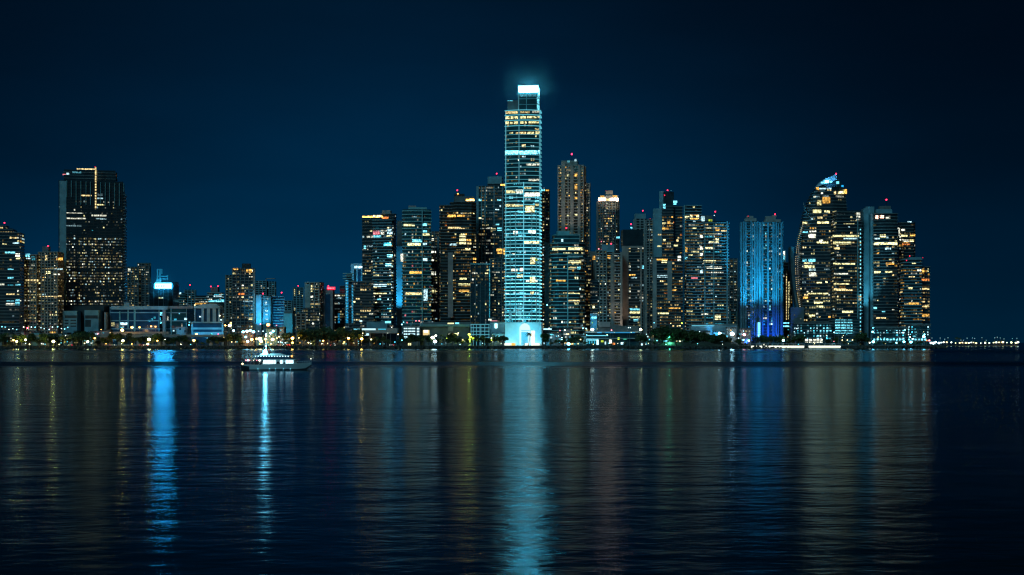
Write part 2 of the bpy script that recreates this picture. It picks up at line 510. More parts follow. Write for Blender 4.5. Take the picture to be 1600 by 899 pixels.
tower('office_tower', 'tallest tower of the left bank, black screen crown with a golden lit vertical strip', OF, 1600, 12, [
    V(92, 194, 283, 'gridd', d=34, ps=6.2, pw=.5, po=.4, sm='metal_dark', pm='metal_dark', st=.3, p=.05,
      zones=[(283, 312, .0), (312, 326, .06, 'pale'), (326, 345, .10, 'pale'), (345, 372, .06, 'cool'), (372, 395, .6, 'pale', 0), (395, 430, .42, 'pale', 0), (430, 480, .42, 'pale', 0)], run=1.0, cw=2.2,
      lit=[(126, 143, 305, 307, 'warm', 1.2), (152, 160, 303, 305, 'cool', .8), (152, 161, 309, 311, 'cool', .7), (152, 161, 319, 322, 'yellow', 1.3), (104, 128, 333, 335, 'pale' if False else 'white', .8), (104, 134, 341, 343, 'white', .8), (104, 128, 352, 354, 'cool', .8), (143, 166, 335, 338, 'white', .9),
           (150, 166, 341, 343, 'cool', .5), (148.4, 150.5, 262, 327, 'warm', 1.0)],
      strips=[(93, 103.5, 284, 0, 'concrete_blue', .9, 'side_panel')] + [(x, x + .7, 283 + (x - 100) * .03, 283 + 26 + (12 if x > 118 else 0), 'teal_paint', 1.4, 'fin') for x in (104, 111, 118.5, 126, 134, 141, 157, 164, 171, 179, 186, 193)]),
    V(193, 197.5, 300, 'dark', dy=4, d=30, p=0),
    V(100, 182, 266, 'dark', dy=8, bot=284, p=0, r=.3, lit=[(120, 149, 263.8, 265.4, 'warm', 1.2), (98, 103, 273, 275, 'pink', 1), (104, 108, 271, 275, 'cool', 1.0), (113, 127, 269, 271, 'ice', .8)]),
    V(150, 183, 270, 'dark', dy=20, bot=284, p=0, lit=[(178, 182, 273, 276, 'orange', .25)])], masts=[(148.5, 260, 266, 9, 'red', 3, .4)], indiv=100)
tower('residential_block', 'small speckled block with dim warm dots just right of the black crowned tower', 'apartment block', 1900, 5, [
    V(199, 218, 417, 'grid', p=.35, sm='concrete_dark', pm='concrete_dark', pal='warm', lit=[(200, 204, 420, 424, 'white', 1.5)]),
    V(215, 235, 411, 'grid', dy=6, p=.30, sm='concrete_dark', pm='concrete_dark', pal='warm', lit=[(220, 223, 421, 423, 'white', 1.2)])])
tower('billboard_building', 'dark flat building crowned by a blazing white and cyan billboard box', 'building', 1750, 0, [
    V(233, 279, 444, 'glass', p=.01, d=30),
    V(262, 279, 441, 'wall', body='glass_dark', dy=3, bot=446)])
tower('apartment_block', 'little blue grey block right of the white billboard', 'apartment block', 1950, 6, [
    V(278, 290, 458, 'teal', p=.3, pal='pale', fp='bow', lit=[(280, 283, 457, 460, 'cool', 1.2)]), V(288, 306, 453, 'grid', sm='concrete_blue', pm='concrete_blue', dy=5, p=.15)], masts=[(297, 445, 453)])
tower('apartment_block', 'low block with rows of bright cyan white windows and twin red beacons', 'apartment block', 1900, -5, [
    V(305, 326, 462, 'grey', p=.4, pal='cool', zones=[(460, 480, .8, 'cool', 1)], lit=[(305, 322, 473, 476, 'amber', .8)]), V(324, 350, 457, 'grey', dy=4, p=.5, pal='pale', zones=[(457, 472, 1.1, 'cool', 1)], lit=[(326, 350, 469, 472, 'ice', 1.8), (334, 346, 461, 464, 'cool', 1.2)]),
    V(329, 343, 449, 'wall', bot=458, dy=10, body='concrete_dark')], masts=[(329.5, 447.5, 450), (340.5, 447, 450)])
tower('apartment_tower', 'slim brownish slab tower standing left of the dark warm windowed block', AP, 1750, -10, [
    V(353, 366, 430, 'gridw', p=.15, lit=[(356, 358, 435, 437, 'warm', 1.2), (362, 365, 436, 438, 'orange', .8)])], masts=[(356, 431, 436)])
tower('apartment_tower', 'dark upright block of yellow windows with a black rooftop box, left of the blue slab', AP, 1650, 4, [
    V(363, 398, 419, 'dark', p=.5, pal='pale', run=1.6, ps=4.4, pw=.7, po=.7, pm='concrete_dark', lit=[(364, 372, 419.5, 422, 'amber', 1.4), (385, 394, 420, 426, 'amber', 1.3), (372, 382, 458, 462, 'orange', .9), (380, 396, 470, 472, 'cool', 1), (388, 396, 497, 500, 'yellow', 1.4)],
      strips=[(396, 398.5, 420, 0, 'concrete_warm', 1.2)]), V(378, 392, 412, 'wall', body='metal_dark', bot=420, dy=6)])
tower('office_block', 'bright azure lit windowless slab beside a stack of small white windows', 'office block', 1640, 0, [
    V(400, 411.5, 461, 'wall', body='blue_wall', d=14), V(411, 426, 463, 'teal', dy=3, d=14, p=0, sm='concrete_blue', body='concrete_blue', lit=[(414, 417, 472, 476, 'cool', 1.4), (414.5, 418.5, 484, 487, 'cool', 1.4), (414.5, 418.5, 491, 494, 'cool', 1.2), (414.5, 418.5, 497, 500, 'cool', 1.0), (417, 419, 466, 468, 'cool', .9)])], masts=[(411, 458.5, 462)])
tower('apartment_tower', 'pale distant tower with a reddish rooftop crane, behind the azure slab', AP, 2300, 0, [
    V(399, 418, 439, 'grid', p=.18, sm='concrete_blue', pm='concrete_blue', pal='cool'), V(416, 431, 440, 'grid', dy=5, p=.15, sm='concrete_blue', pm='concrete_blue', pal='cool', strips=[(415, 430, 435, 436.2, 'concrete_pink', 2, 'crane_arm'), (415, 416, 435, 441, 'concrete_pink', 2, 'crane_post')])])  # haze put into the bluish concrete of this and the next far towers
tower('office_block', 'ribbed office block of pale blue horizontal bands below a red beacon', 'office block', 1700, 6, [
    V(426, 444, 463, 'white', fh=3.2, st=.36, sm='blue_wall', body='glass_blue', p=.10, pal='blue')], masts=[(440, 457, 463)])
tower('apartment_block', 'faint small block between the ribbed office and the twin line tower', 'apartment block', 2300, 0, [
    V(443, 457, 470, 'grid', p=.15, sm='concrete_blue', pm='concrete_blue')])
tower('storage_hall', 'plain teal windowless hall left of the grey flats with warm windows', 'building', 1660, 0, [V(443, 461, 490, 'wall', body='teal_paint', d=20), V(443, 461, 485, 'wall', body='concrete_dark', bot=491, dy=4, d=18)])
tower('apartment_tower', 'slim bluish tower with two thin lit stair lines and a red beacon on top', AP, 2100, 8, [
    V(458, 474, 449, 'grid', p=.08, sm='concrete_blue', pm='concrete_blue', lit=[(459.5, 461, 452, 462, 'yellow', .8), (467, 469, 455, 460, 'yellow', .9), (459.5, 461, 480, 486, 'yellow', .6)])], masts=[(466, 446.5, 449)])
tower('apartment_tower', 'grey residential tower with a column of warm stair windows, left of the red neon', AP, 1750, -14, [
    V(477, 505, 441, 'gridw', p=.35, pal='pale', lit=[(486, 488, 446, 456, 'yellow', 1.3), (485.5, 489, 462, 466, 'white', 1.8), (480, 500, 474, 476, 'warm', .7)], strips=[(477, 485, 444, 0, 'concrete_warm', 1)])], masts=[(481, 440, 443, 6, 'white', .5, .3)])
tower('apartment_block', 'low dark block scattered with small green and white windows above the trees', 'apartment block', 1600, 5, [
    V(463, 478, 490, 'gridw', p=.15), V(474, 500, 481, 'dark', dy=3, p=.5, pal='pale', run=1.5)])
tower('office_tower', 'pinkish slab tower topped with a glowing red neon band', OF, 1760, 0, [
    V(503, 523, 452, 'wall', body='concrete_pink', d=20, strips=[(508, 516, 460, 512, 'glass_blue', .3, 'glazing')], lit=[(510, 511, 458, 478, 'cyan', .5), (512, 514, 480, 500, 'cyan', .4), (511, 524, 448.5, 453, 'red', 1.7, .5), (511.5, 523.5, 450, 451, 'pink', 2.5, .7)])], masts=[(513, 446.5, 452, 2)])
tower('apartment_block', 'dark block sprinkled with bluish windows right of the red neon tower', 'apartment block', 1800, 0, [
    V(522, 548, 459, 'dark', p=.35, pal='pale', run=1.5, lit=[(528, 531, 490, 505, 'azure', .5)]), V(531, 547, 447, 'dark', dy=8, p=.1)])
tower('office_tower', 'tower framed by two tall azure light tubes under stacked roof slats', OF, 1680, 0, [
    V(539, 552.5, 437, 'dark', d=16, p=.3, pal='pale', lit=[(540, 544.2, 438, 505, 'azure', .75), (540.8, 542, 438, 500, 'ice', .5, .2), (549.5, 552.5, 445, 505, 'azure', .65), (551, 551.8, 447, 505, 'ice', .5, .2)],
      strips=[(535.5, 552, 427, 428.4, 'teal_paint', 2, 'roof_slat'), (535.5, 552, 431, 432.4, 'teal_paint', 2, 'roof_slat'), (535.5, 552, 435, 436.4, 'teal_paint', 2, 'roof_slat'), (537, 552, 439, 440.2, 'teal_paint', 2, 'roof_slat')]),
    V(541, 550, 427, 'wall', bot=438, dy=4, body='concrete_dark')])
tower('office_tower', 'blue portal framed tower with a small white illuminated sign at its top', OF, 1720, 0, [
    V(548, 569, 412, 'wall', body='blue_wall', d=20, strips=[(553, 556.5, 421, 0, 'glass_dark', .3, 'glazing'), (559, 564, 421, 0, 'glass_blue', .3, 'glazing')], lit=[(554, 559.5, 416, 419.2, 'cool', 2.4, .8), (560.2, 566.5, 416.4, 419.2, 'cool', 2.4, .8)])])
tower('apartment_tower', 'broad residential tower edged with a golden roofline, leftmost of the main cluster', AP, 1580, -8, [
    V(566, 602, 341, 'dark', p=.14, pal='warm', sm='concrete_dark', zones=[(341, 400, .13, 'pale'), (400, 510, .35, 'warm')], lit=[(566, 598, 337.6, 340, 'amber', 4), (583, 596, 336.5, 339.5, 'yellow', 2.2), (578, 582, 360, 362, 'yellow', 1.2), (568.5, 572, 384, 389, 'ice', 1.8)]),
    V(583, 616, 344, 'grey', dy=-5, sm='concrete_blue', p=.55, pal='mix', zones=[(344, 356, .05), (356, 372, 1.0, 'cool', 1), (372, 400, .35, 'mix'), (400, 430, .5, 'fresh', 1), (430, 470, .7, 'fresh', 1), (470, 505, .65, 'fresh', 0)],
      lit=[(583, 593, 361, 367, 'pink', 1.4), (583.5, 596, 367, 371, 'ice', 1.2), (595, 600, 362, 367, 'white', 1.8), (605, 612, 358, 362, 'cool', 1.8), (605, 613, 363, 366, 'cool', 1.5), (604, 612, 367, 370, 'yellow', 1.5), (600, 611, 380, 384, 'teal', 8), (605, 613, 398, 402, 'ice', 5), (602, 611, 412, 416, 'ice', 5), (583, 604, 444, 448, 'cool', 1.5), (584, 604, 458, 461, 'yellow', 1.5)]),
    V(596, 619, 334, 'dark', dy=4, p=.12, pal='cool', body='glass_dark', lit=[(597, 607, 338.5, 342, 'orange', 1.8)]),
    V(597, 612, 329, 'wall', dy=9, bot=335, body='concrete')], seed=11)
tower('apartment_tower', 'lower darker front block with dim yellow strips, under the golden roofline tower', AP, 1560, 4, [
    V(552, 584, 440, 'grey', sm='concrete_dark', p=.42, pal='warm', run=2)], masts=[(567, 441, 444)])
tower('slab_tower', 'narrow bare slab lit bright blue from below, between two tall residential towers', 'tower', 1620, 0, [
    V(617, 631, 385, 'wall', body='blue_wall', d=18), V(620, 631, 345, 'wall', body='concrete_dark', dy=14, d=14)])
tower('apartment_tower', 'teal banded residential tower with a curved front and flat rust coloured roof box', AP, 1570, 5, [
    V(629, 673, 327, 'teal', fp='bow', p=.3, pal='mix', fh=3.9, sm='teal_paint', zones=[(327, 337, .0), (337, 376, .18, 'pale'), (376, 510, .5, 'rose', 0), ], strips=[(659, 660.5, 328, 0, 'teal_paint', 1.6)],
      lit=[(631, 648, 350.5, 353.5, 'yellow', 1.8), (660, 667, 349, 353, 'ice', 2), (661, 667, 360, 363, 'ice', 1.9), (660, 671, 365, 368, 'yellow', 1.3), (644, 660, 374, 378.5, 'ice', 2.0), (637, 657, 380, 384, 'yellow', 1.8), (661, 667, 380, 383, 'cool', 1.4), (626, 630, 397, 409, 'white', 1.2), (640, 660, 424, 428, 'amber', 1.2), (634, 660, 457, 461, 'warm', 1.4), (662, 668, 452, 470, 'cool', 1.1), (661, 668, 404, 408, 'cool', 1.6)]),
    V(638, 667, 324, 'wall', dy=4, bot=328, body='teal_paint'), V(638, 650, 321.5, 'wall', bot=325, dy=6, body='concrete_pink')])
tower('apartment_tower', 'narrow tower of paired white windows tucked behind the teal curved one', AP, 1640, 0, [
    V(671, 687, 362, 'grid', sm='concrete_dark', pm='concrete_dark', p=.35, pal='pale', lit=[(674, 678, 373, 376, 'white', 2), (674, 681, 392, 396, 'white', 1.8), (674, 679, 405, 408, 'white', 1.6), (674, 681, 425, 430, 'white', 1.3), (675, 681, 452, 458, 'yellow', 1.2)], strips=[(683, 686.5, 370, 0, 'concrete_blue', 1.2)])])
tower('apartment_tower', 'brooding black tower with stepped roof, amber windows and a golden lit roof edge', AP, 1590, 6, [
    V(687, 712, 321, 'dark', p=.22, pal='gold', body='glass_brown', run=1.5, zones=[(321, 350, .35, 'gold', 1)]),
    V(703, 744, 316, 'dark', dy=-4, fp='cham', body='glass_brown', p=.35, pal='gold', run=2.4, zones=[(316, 334, 0), (334, 341, .7, 'gold', 1), (341, 364, .12, 'warm'), (364, 400, .4, 'gold', 1), (400, 470, .35, 'gold', 1)],
      lit=[(700, 712, 336, 339.5, 'amber', 1.6), (714, 726, 336, 339, 'amber', 1.3), (700, 720, 355, 357.5, 'warm', 1.2), (718, 728, 367, 371, 'yellow', 1.7), (718, 728, 373, 377, 'yellow', 1.8), (729, 736, 374, 377, 'amber', 1.2), (718, 728, 379, 382, 'yellow', 1.8), (727, 735, 388, 391, 'warm', 1.6), (703, 714, 381, 384, 'cool', 1), (718, 729, 434, 437, 'yellow', 1.7), (716, 736, 443, 446, 'yellow', 1.2), (717, 733, 453, 456, 'amber', 1.4)],
      strips=[(700, 708, 395, 496, 'concrete_pink', 1.4)]),
    V(709, 741, 307, 'wall', body='concrete_dark', bot=317, dy=2, lit=[(728, 741, 311, 314, 'amber', 10)]), V(710, 726, 303, 'wall', body='metal_dark', bot=308, dy=6, d=10)], masts=[(714.5, 297, 304), (715.5, 303, 304, 3, 'amber', 3, .8)])
tower('apartment_tower', 'tall blue grey tower with teal fins right behind the floodlit landmark, left side', AP, 1640, -6, [
    V(745, 789, 291, 'grid', fh=3.6, body='glass_teal', sm='concrete_dark', pm='concrete_blue', ps=9, p=.35, pal='mix', run=2, strips=[(745.5, 748, 291, 0, 'concrete_blue', 1.4), (752, 753.2, 292, 0, 'teal_paint', 1.4), (757, 758, 304, 0, 'teal_paint', 1.4)],
      lit=[(748, 752, 311, 314, 'ice', 1.7), (777, 783, 312, 315, 'ice', 1.8), (774, 780, 327, 330, 'cool', 1.7), (748, 752, 339, 342, 'yellow', 1.6), (774, 780, 349, 352, 'ice', 1.4), (776, 789, 389, 394, 'amber', 2), (777, 789, 395, 398, 'amber', 1.4), (767, 774, 357, 360, 'yellow', 1.1), (777, 784, 356, 361, 'ice', 1.4)]),
    V(762, 786, 276, 'wall', dy=16, bot=292, body='concrete_blue'), V(762, 789, 287, 'dark', dy=6, bot=292, p=0, lit=[(782, 789, 288, 291, 'amber', 2)])], masts=[(776, 271, 277, 20)])
tower('apartment_tower', 'low fronted dark glass tower with one cyan vertical edge, left of the floodlit landmark', AP, 1560, 0, [
    V(735, 766, 413, 'glass', p=.22, pal='mix', run=1.5, fh=3.4, strips=[(735, 766, 412, 413.6, 'teal_paint', 1.4, 'cornice')], lit=[(764.3, 765.6, 416, 498, 'cyan', .55, .5)]),
    V(766, 790, 405, 'gridd', dy=20, p=.45, pal='warm')])

# the landmark
HB = dict(body='glass_teal', fp='bow', b=.12)
H = tower('landmark_tower', 'tallest tower of all, floodlit cyan with glowing floor bands and a blazing white crown', 'skyscraper', 1530, -4, [
    V(789, 844, 172, 'white', fp='bow', fh=5.35 / F * 1530, st=0, so=0, body='glass_teal', cw=3.0, run=2.5, p=.1, pal='cool',
      zones=[(172, 196, .05), (196, 285, .22, 'mix', 0), (285, 330, .9, 'cyan', 0), (330, 420, 1.6, 'cyan', 0), (420, 505, 1.8, 'cyan', 1)],  # cyan zones: floodlight on the glass put in as dim glowing panes
      lit=[(790, 809, 174, 177.5, 'warm', 1.0), (813, 828, 174, 177, 'warm', .6), (832, 843, 173.5, 176.5, 'white', .5),
           (790, 796, 182, 186, 'yellow', 1.3), (798, 802, 182, 186, 'yellow', 1.2), (804, 809, 182, 186, 'yellow', 1.4), (813, 822, 182, 185.5, 'yellow', 1.1), (824, 838, 182, 185, 'yellow', 1.3), (840, 843, 182, 185, 'yellow', 1),
           (790, 795, 190, 194, 'yellow', 1.3), (797, 801, 190, 194, 'yellow', 1.0), (803, 809, 190, 194, 'yellow', 1.3), (813, 818, 190, 193.5, 'yellow', 1.2), (820, 823, 190, 193.5, 'yellow', 1.2), (826, 842, 190, 193, 'yellow', 1.1),
           (812, 822, 206.5, 210, 'warm', 1.0), (824, 834, 206.5, 210, 'yellow', 1.1), (836, 843, 206, 210, 'yellow', 1), (806, 810, 207, 210, 'warm', .8),
           (789.5, 843.5, 235.5, 241.5, 'ice', 3.0, .9),
           (822, 843, 256, 259, 'white', .8), (826, 843, 280, 283, 'white', .8), (791, 805, 297.5, 302, 'yellow', .9), (806, 817, 296.5, 303, 'white', 1.2), (819, 843, 301.5, 307, 'white', 2.0), (819, 830, 292, 295, 'yellow', .8),
           (790, 812, 319, 323, 'yellow', 1.0), (812, 818, 320, 322.5, 'warm', .9), (821, 835, 322, 332, 'yellow', 1.8), (836, 842, 319, 322, 'yellow', .8), (809, 817, 330, 333, 'ice', 1.4), (820, 829, 310, 313, 'cool', .6),
           (802, 809, 361, 366, 'white', 1.5), (825.5, 837, 360.5, 365, 'white', 2.0), (810, 816, 367, 370, 'ice', 1.1), (819, 842.5, 377, 381, 'yellow', 1.7), (800, 806, 396, 398, 'white', .8),
           (829, 836, 403, 413, 'yellow', 1.8), (836, 840, 404, 408, 'lime', .4), (799, 809, 420, 424, 'white', 1.2), (812, 818, 419, 424, 'white', 1.5), (808, 817, 429, 434, 'yellow', .9), (828, 836, 433, 442, 'yellow', 2.0), (822, 840, 438, 441, 'white', 1.1),
           (812, 817, 456, 460, 'ice', 1.0), (829, 834, 456, 460, 'warm', 1.2), (810, 815, 479, 500, 'ice', .5), (795, 800, 490, 500, 'ice', .4)],
      strips=[]),
    V(793, 812, 157, 'wall', bot=173, dy=6, d=24, body='concrete_dark', lit=[(793, 801, 157, 158.2, 'ice', 1.4)]),
    V(810, 843, 146, 'wall', bot=173, dy=3, d=26, body='glass_teal', strips=[(811, 843, 154, 155, 'teal_paint', .6, 'floor_edge'), (811, 843, 163, 164, 'teal_paint', .6, 'floor_edge'), (822, 823, 146, 172, 'teal_paint', .7, 'mullion'), (809.5, 811, 143, 172, 'white_paint', .8)], lit=[(812, 822, 147, 151, 'ice', .35), (824, 838, 147, 151, 'ice', .3), (839, 843, 148, 173, 'ice', .9)])],
    indiv=100, seed=5)
HY0 = 1530
def glow(col, st): return emit(col, st, False)
def hero_extra():
    w = 55 / F * HY0
    # individual balcony slabs, shared meshes; floodlight put in as own glow, brighter lower
    P0 = fpoly('bow', w * .985, w * .62)
    yy = (0, 0)
    tiers = {}
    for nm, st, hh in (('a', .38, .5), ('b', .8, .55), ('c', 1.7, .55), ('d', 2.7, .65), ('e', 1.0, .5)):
        m = MB(); m.prism(offset(P0, 1.0), 0, hh, glow('led', st)); tiers[nm] = m.mesh('balcony_slab')
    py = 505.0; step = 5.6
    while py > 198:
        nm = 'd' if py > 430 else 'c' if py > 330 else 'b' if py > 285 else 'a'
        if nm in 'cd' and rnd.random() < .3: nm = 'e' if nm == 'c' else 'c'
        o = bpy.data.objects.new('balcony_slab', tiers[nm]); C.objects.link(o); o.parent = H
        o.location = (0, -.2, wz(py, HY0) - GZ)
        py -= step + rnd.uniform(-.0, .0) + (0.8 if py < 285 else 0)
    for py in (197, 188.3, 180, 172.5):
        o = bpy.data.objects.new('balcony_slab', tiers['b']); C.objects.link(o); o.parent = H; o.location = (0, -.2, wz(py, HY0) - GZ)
    # glowing crown: white light box with a frame
    x0, x1 = wx(810, HY0) - H.location.x, wx(841, HY0) - H.location.x
    z0, z1 = wz(143.5, HY0) - GZ, wz(134, HY0) - GZ
    m = MB(); m.box(x0, x1, 2, 22, z0, z1, glow('teal', 42)); m.build('crown_light', H)
    m = MB()
    for xx in (x0 - .3, x1 + .3): m.box(xx - .35, xx + .35, 1.2, 2.4, z0 - 2, z1 + 1.0, 'white_paint')
    m.box(x0, x1, 1.4, 2.2, z1 + .1, z1 + .8, 'white_paint'); m.box(x0, x1, 1.3, 2.5, z0 - 1.4, z0 - .6, 'white_paint')
    m.build('crown_frame', H)
    mast(H, x0 + 5, 10, z1, 1.6, 'red', 3, .5)
    # vertical light piers
    for px, a, b, st in ((818.3, 285, 508, .8), (811, 172, 285, .35), (789.8, 172, 508, .5), (843.4, 172, 508, .45), (805.5, 330, 508, .28), (831, 330, 508, .22), (838, 330, 508, .2), (797, 330, 508, .2)):
        x = wx(px, HY0) - H.location.x
        yl = w * .12 * (2 * x / w) ** 2
        m = MB(); m.box(x - .35, x + .35, yl - 1.5, yl + .3, wz(b, HY0) - GZ, wz(a, HY0) - GZ, glow('ice', st)); m.build('light_pier', H)
    # floodlit podium with arched entrance window and side screen
    px0, px1 = 789.5, 846.5
    a, b = wx(px0, 1526) - H.location.x, wx(px1, 1526) - H.location.x
    zt = wz(505, 1526) - GZ
    m = MB(); m.box(a, b, -4.5, 30, 0, zt, 'white_paint'); m.build('podium', H)
    m = MB(); m.box(a - .6, b + .6, -5.2, 30.5, zt, zt + .8, 'white_paint'); m.build('cornice', H)
    ax0, ax1 = wx(812, 1526) - H.location.x, wx(829, 1526) - H.location.x
    c = (ax0 + ax1) / 2; rr = (ax1 - ax0) / 2; zc = wz(514, 1526) - GZ
    m = MB(); k = m.mi(glow('cool', 1.3))
    pts = [(c + rr * math.cos(t), zc + rr * math.sin(t)) for t in [math.pi * i / 10 for i in range(11)]] + [(ax0, 1.0), (ax1, 1.0)]
    n = len(pts); o = len(m.v)
    m.v += [(p, -4.9, z) for p, z in pts] + [(p, -4.4, z) for p, z in pts]
    m.f.append(tuple(o + i for i in reversed(range(n)))); m.m.append(k)
    for i in range(n):
        j = (i + 1) % n; m.f.append((o + i, o + j, o + n + j, o + n + i)); m.m.append(k)
    aw = m.build('arched_window', H)
    s = MB(); s.box(ax0 + 1.8, ax1 - .6, -5.1, -4.95, zc - 2.2, zc - 1.6, 'teal_paint'); s.box(ax0 + 2, ax1 - 2.5, -5.1, -4.95, 1, zc - 3.4, 'blue_wall')
    s.build('glazing_bar', aw)
    x0, x1 = wx(830.5, 1526) - H.location.x, wx(835.5, 1526) - H.location.x
    m = MB()
    for i in range(5):
        q = i * .45
        m.box(x0 - .3 * (i % 2), x1 + .4 * ((i + 1) % 2), -5.0, -4.4, i * 3.2 + .2, i * 3.2 + 3.1, glow('white', 1.6))
    m.build('screen', H)
    for px in (792, 797, 803, 824, 836, 841):
        x = wx(px, 1524) - H.location.x
        m = MB(); m.box(x - 2.0, x + 2.0, -9.5, -6.5, 0.2, 2.6, glow('white' if px != 803 else 'amber', 1.3)); m.build('shop_window', H)
hero_extra()

tower('apartment_tower', 'slender grey side tower with a lit roof edge, touching the landmark on its right', AP, 1600, 6, [
    V(844, 858.5, 296, 'grid', sm='concrete_dark', pm='concrete_dark', p=.3, pal='warm', lit=[(846, 851, 296, 299, 'ice', 2), (852, 858, 296.5, 299, 'amber', 1.6)], strips=[(851, 858, 380, 0, 'concrete_blue', 1)])], masts=[(850, 293, 297, 3, 'white', 1, .3)])
tower('apartment_tower', 'teal banded mid height tower with stepped roof and yellow ribbon floors, right of the landmark', AP, 1560, 5, [
    V(858, 913, 378, 'teal', fh=4.0, st=.22, p=.35, pal='warm', run=2.4, body='glass_dark', fp='cham', zones=[(378, 384, .0), (398, 404, 0), (384, 398, .5, 'warm', 0)], strips=[(886.5, 888, 400, 0, 'teal_paint', 1.6), (888, 911, 400, 401.5, 'white_paint', 1.7, 'cornice')],
      lit=[(863, 884, 388, 391.5, 'yellow', 1.4), (888, 910, 387, 391, 'yellow', 1.6), (888, 908, 407, 411.5, 'yellow', 1.1), (888, 900, 418, 421, 'yellow', 1.1), (902, 907, 417, 421, 'ice', 1.5), (869, 884, 437, 440, 'amber', 1.2), (888, 906, 458, 460, 'yellow', 1.3), (888, 906, 469, 472, 'warm', 1.4), (905, 907.5, 450, 453, 'cool', 1.8), (889, 892, 503, 506, 'yellow', 1.8)]),
    V(863, 905, 367, 'teal', bot=379, dy=4, fh=4, p=.1, lit=[(877, 880, 374, 378, 'cool', 1.8)]), V(869, 890, 361.5, 'wall', body='teal_paint', bot=368, dy=7)], masts=[(885, 356, 362, 10)])
tower('apartment_tower', 'tall brownish grey tower with vertical ribs and a bright red beacon above', AP, 1800, -8, [
    V(872, 914, 258, 'gridw', p=.4, pal='gold', fh=3.6, ps=7, run=1.2, sm='concrete_warm', lit=[(886, 889, 272, 276, 'yellow', 1.3), (898, 902, 271, 276, 'amber', 1.7), (898, 902, 288, 296, 'amber', 1.5), (898, 902, 307, 312, 'amber', 1.5), (886, 889, 336, 339, 'yellow', 1.6), (898, 902, 334, 337, 'yellow', 1.5)],
      strips=[(877, 883, 252, 0, 'concrete_warm', 1.6), (891, 896, 258, 0, 'concrete_warm', 1.6), (904, 907, 258, 0, 'concrete_warm', 1.6)]),
    V(877, 904, 251, 'wall', bot=259, dy=6, body='concrete_warm', lit=[(887, 890, 251, 254, 'ice', .7), (898, 901, 249, 252.5, 'cool', 1.4)]),
    V(911, 922, 286, 'gridd', dy=8, p=.35, pal='gold'), V(911, 916, 260, 'wall', body='concrete_dark', dy=10)], masts=[(893.5, 241, 251, 12, 'red', 9, 1.1)])
tower('apartment_tower', 'rounded tower wearing a brilliant white lit ring just below its roof box', AP, 1780, 4, [
    V(932.5, 967, 314, 'grid', fp='cham', sm='concrete_dark', pm='concrete_dark', ps=4, p=.5, pal='rose', run=1.4),
    V(935, 966, 306, 'wall', bot=315, dy=2, body='concrete', lit=[(935, 946, 309.5, 314.5, 'rose', 11), (953, 966, 309.5, 314.5, 'rose', 11), (946, 953, 310.5, 314, 'warm', 1.2), (938, 944, 306, 308, 'amber', 1), (957, 964, 305.5, 307.5, 'amber', 1.5)]),
    V(945, 958, 298, 'wall', bot=307, dy=6, d=9, body='concrete_warm')], masts=[(946.5, 297, 299, 6, 'red', 1.5, .3)])
tower('apartment_tower', 'pale ribbed low block with one round yellow light, right of the teal banded tower', AP, 1640, 0, [
    V(921, 936, 393, 'wall', body='concrete_warm', d=15, lit=[(926, 933, 400, 406, 'amber', .8)]),
    V(913, 924, 402, 'gridd', dy=-4, p=.4, pal='gold', run=1.4)])
tower('apartment_tower', 'slim grey white ribbed tower with ladder like stair windows above the pavilion', AP, 1590, -5, [
    V(931, 948, 392, 'gridw', sm='concrete', pm='concrete_warm', p=.4, pal='pale', ps=4), V(946, 971, 394, 'gridw', dy=3, sm='concrete', pm='concrete_warm', p=.4, pal='warm', ps=8, pw=2.4, lit=[(949, 956, 400, 404, 'amber', 1)], strips=[(954, 958, 400, 0, 'concrete_warm', 1.5)]),
    V(922, 934, 437, 'dark', dy=-3, p=.4, pal='mix'), V(922, 933, 490, 'wall', dy=-6, body='blue_wall', d=6, lit=[(924, 932, 495, 498, 'ice', 1.6), (926, 929, 478, 482, 'yellow', 2.2)]), V(940, 960, 382, 'wall', dy=12, body='concrete_blue', bot=395)], masts=[(935.5, 388.5, 392, 4, 'pink', 3, .7), (955, 380.5, 385, 12)])
tower('apartment_tower', 'black roofed tower over a pale concrete spine and dark balconies', AP, 1610, 4, [
    V(972, 1006, 384, 'dark', fh=3.5, p=.35, pal='pale', run=1.8, lit=[(983, 993, 428, 431, 'amber', 1.5), (986, 995, 433, 435, 'cool', 1.3), (984, 999, 482, 485, 'ice', 1), (984, 1000, 487, 490, 'yellow', 1.2), (985, 1000, 495, 497, 'yellow', 1.6), (990, 997, 499, 502, 'ice', 1.5), (978, 981, 396, 402, 'yellow', 1.6), (1003, 1006, 415, 420, 'ice', 1.3)],
      strips=[(972, 982, 386, 0, 'concrete_warm', 1.6), (1000.5, 1003, 386, 0, 'concrete_warm', 1.5), (972, 1003, 385, 388, 'concrete_warm', 1.8, 'cornice')]),
    V(970, 1005, 359, 'wall', dy=10, body='glass_dark', bot=386, lit=[(985, 988, 355, 358, 'ice', 1.3), (963, 968, 370, 373, 'ice', 1.5)])], masts=[(986, 350, 360, 12)])
tower('apartment_tower', 'grey tower with pale side fins and two small red beacons, behind the black roofed one', AP, 1760, 6, [
    V(990, 1019, 342, 'grid', p=.12, pal='warm', lit=[]), V(991, 1009, 334, 'wall', dy=4, bot=343, body='concrete_blue'), V(1008, 1020, 344, 'grid', dy=-6, p=.18, sm='concrete', pal='pale')], masts=[(1004.5, 329, 335), (1016, 341, 345, 2, 'red', 2, .4)])
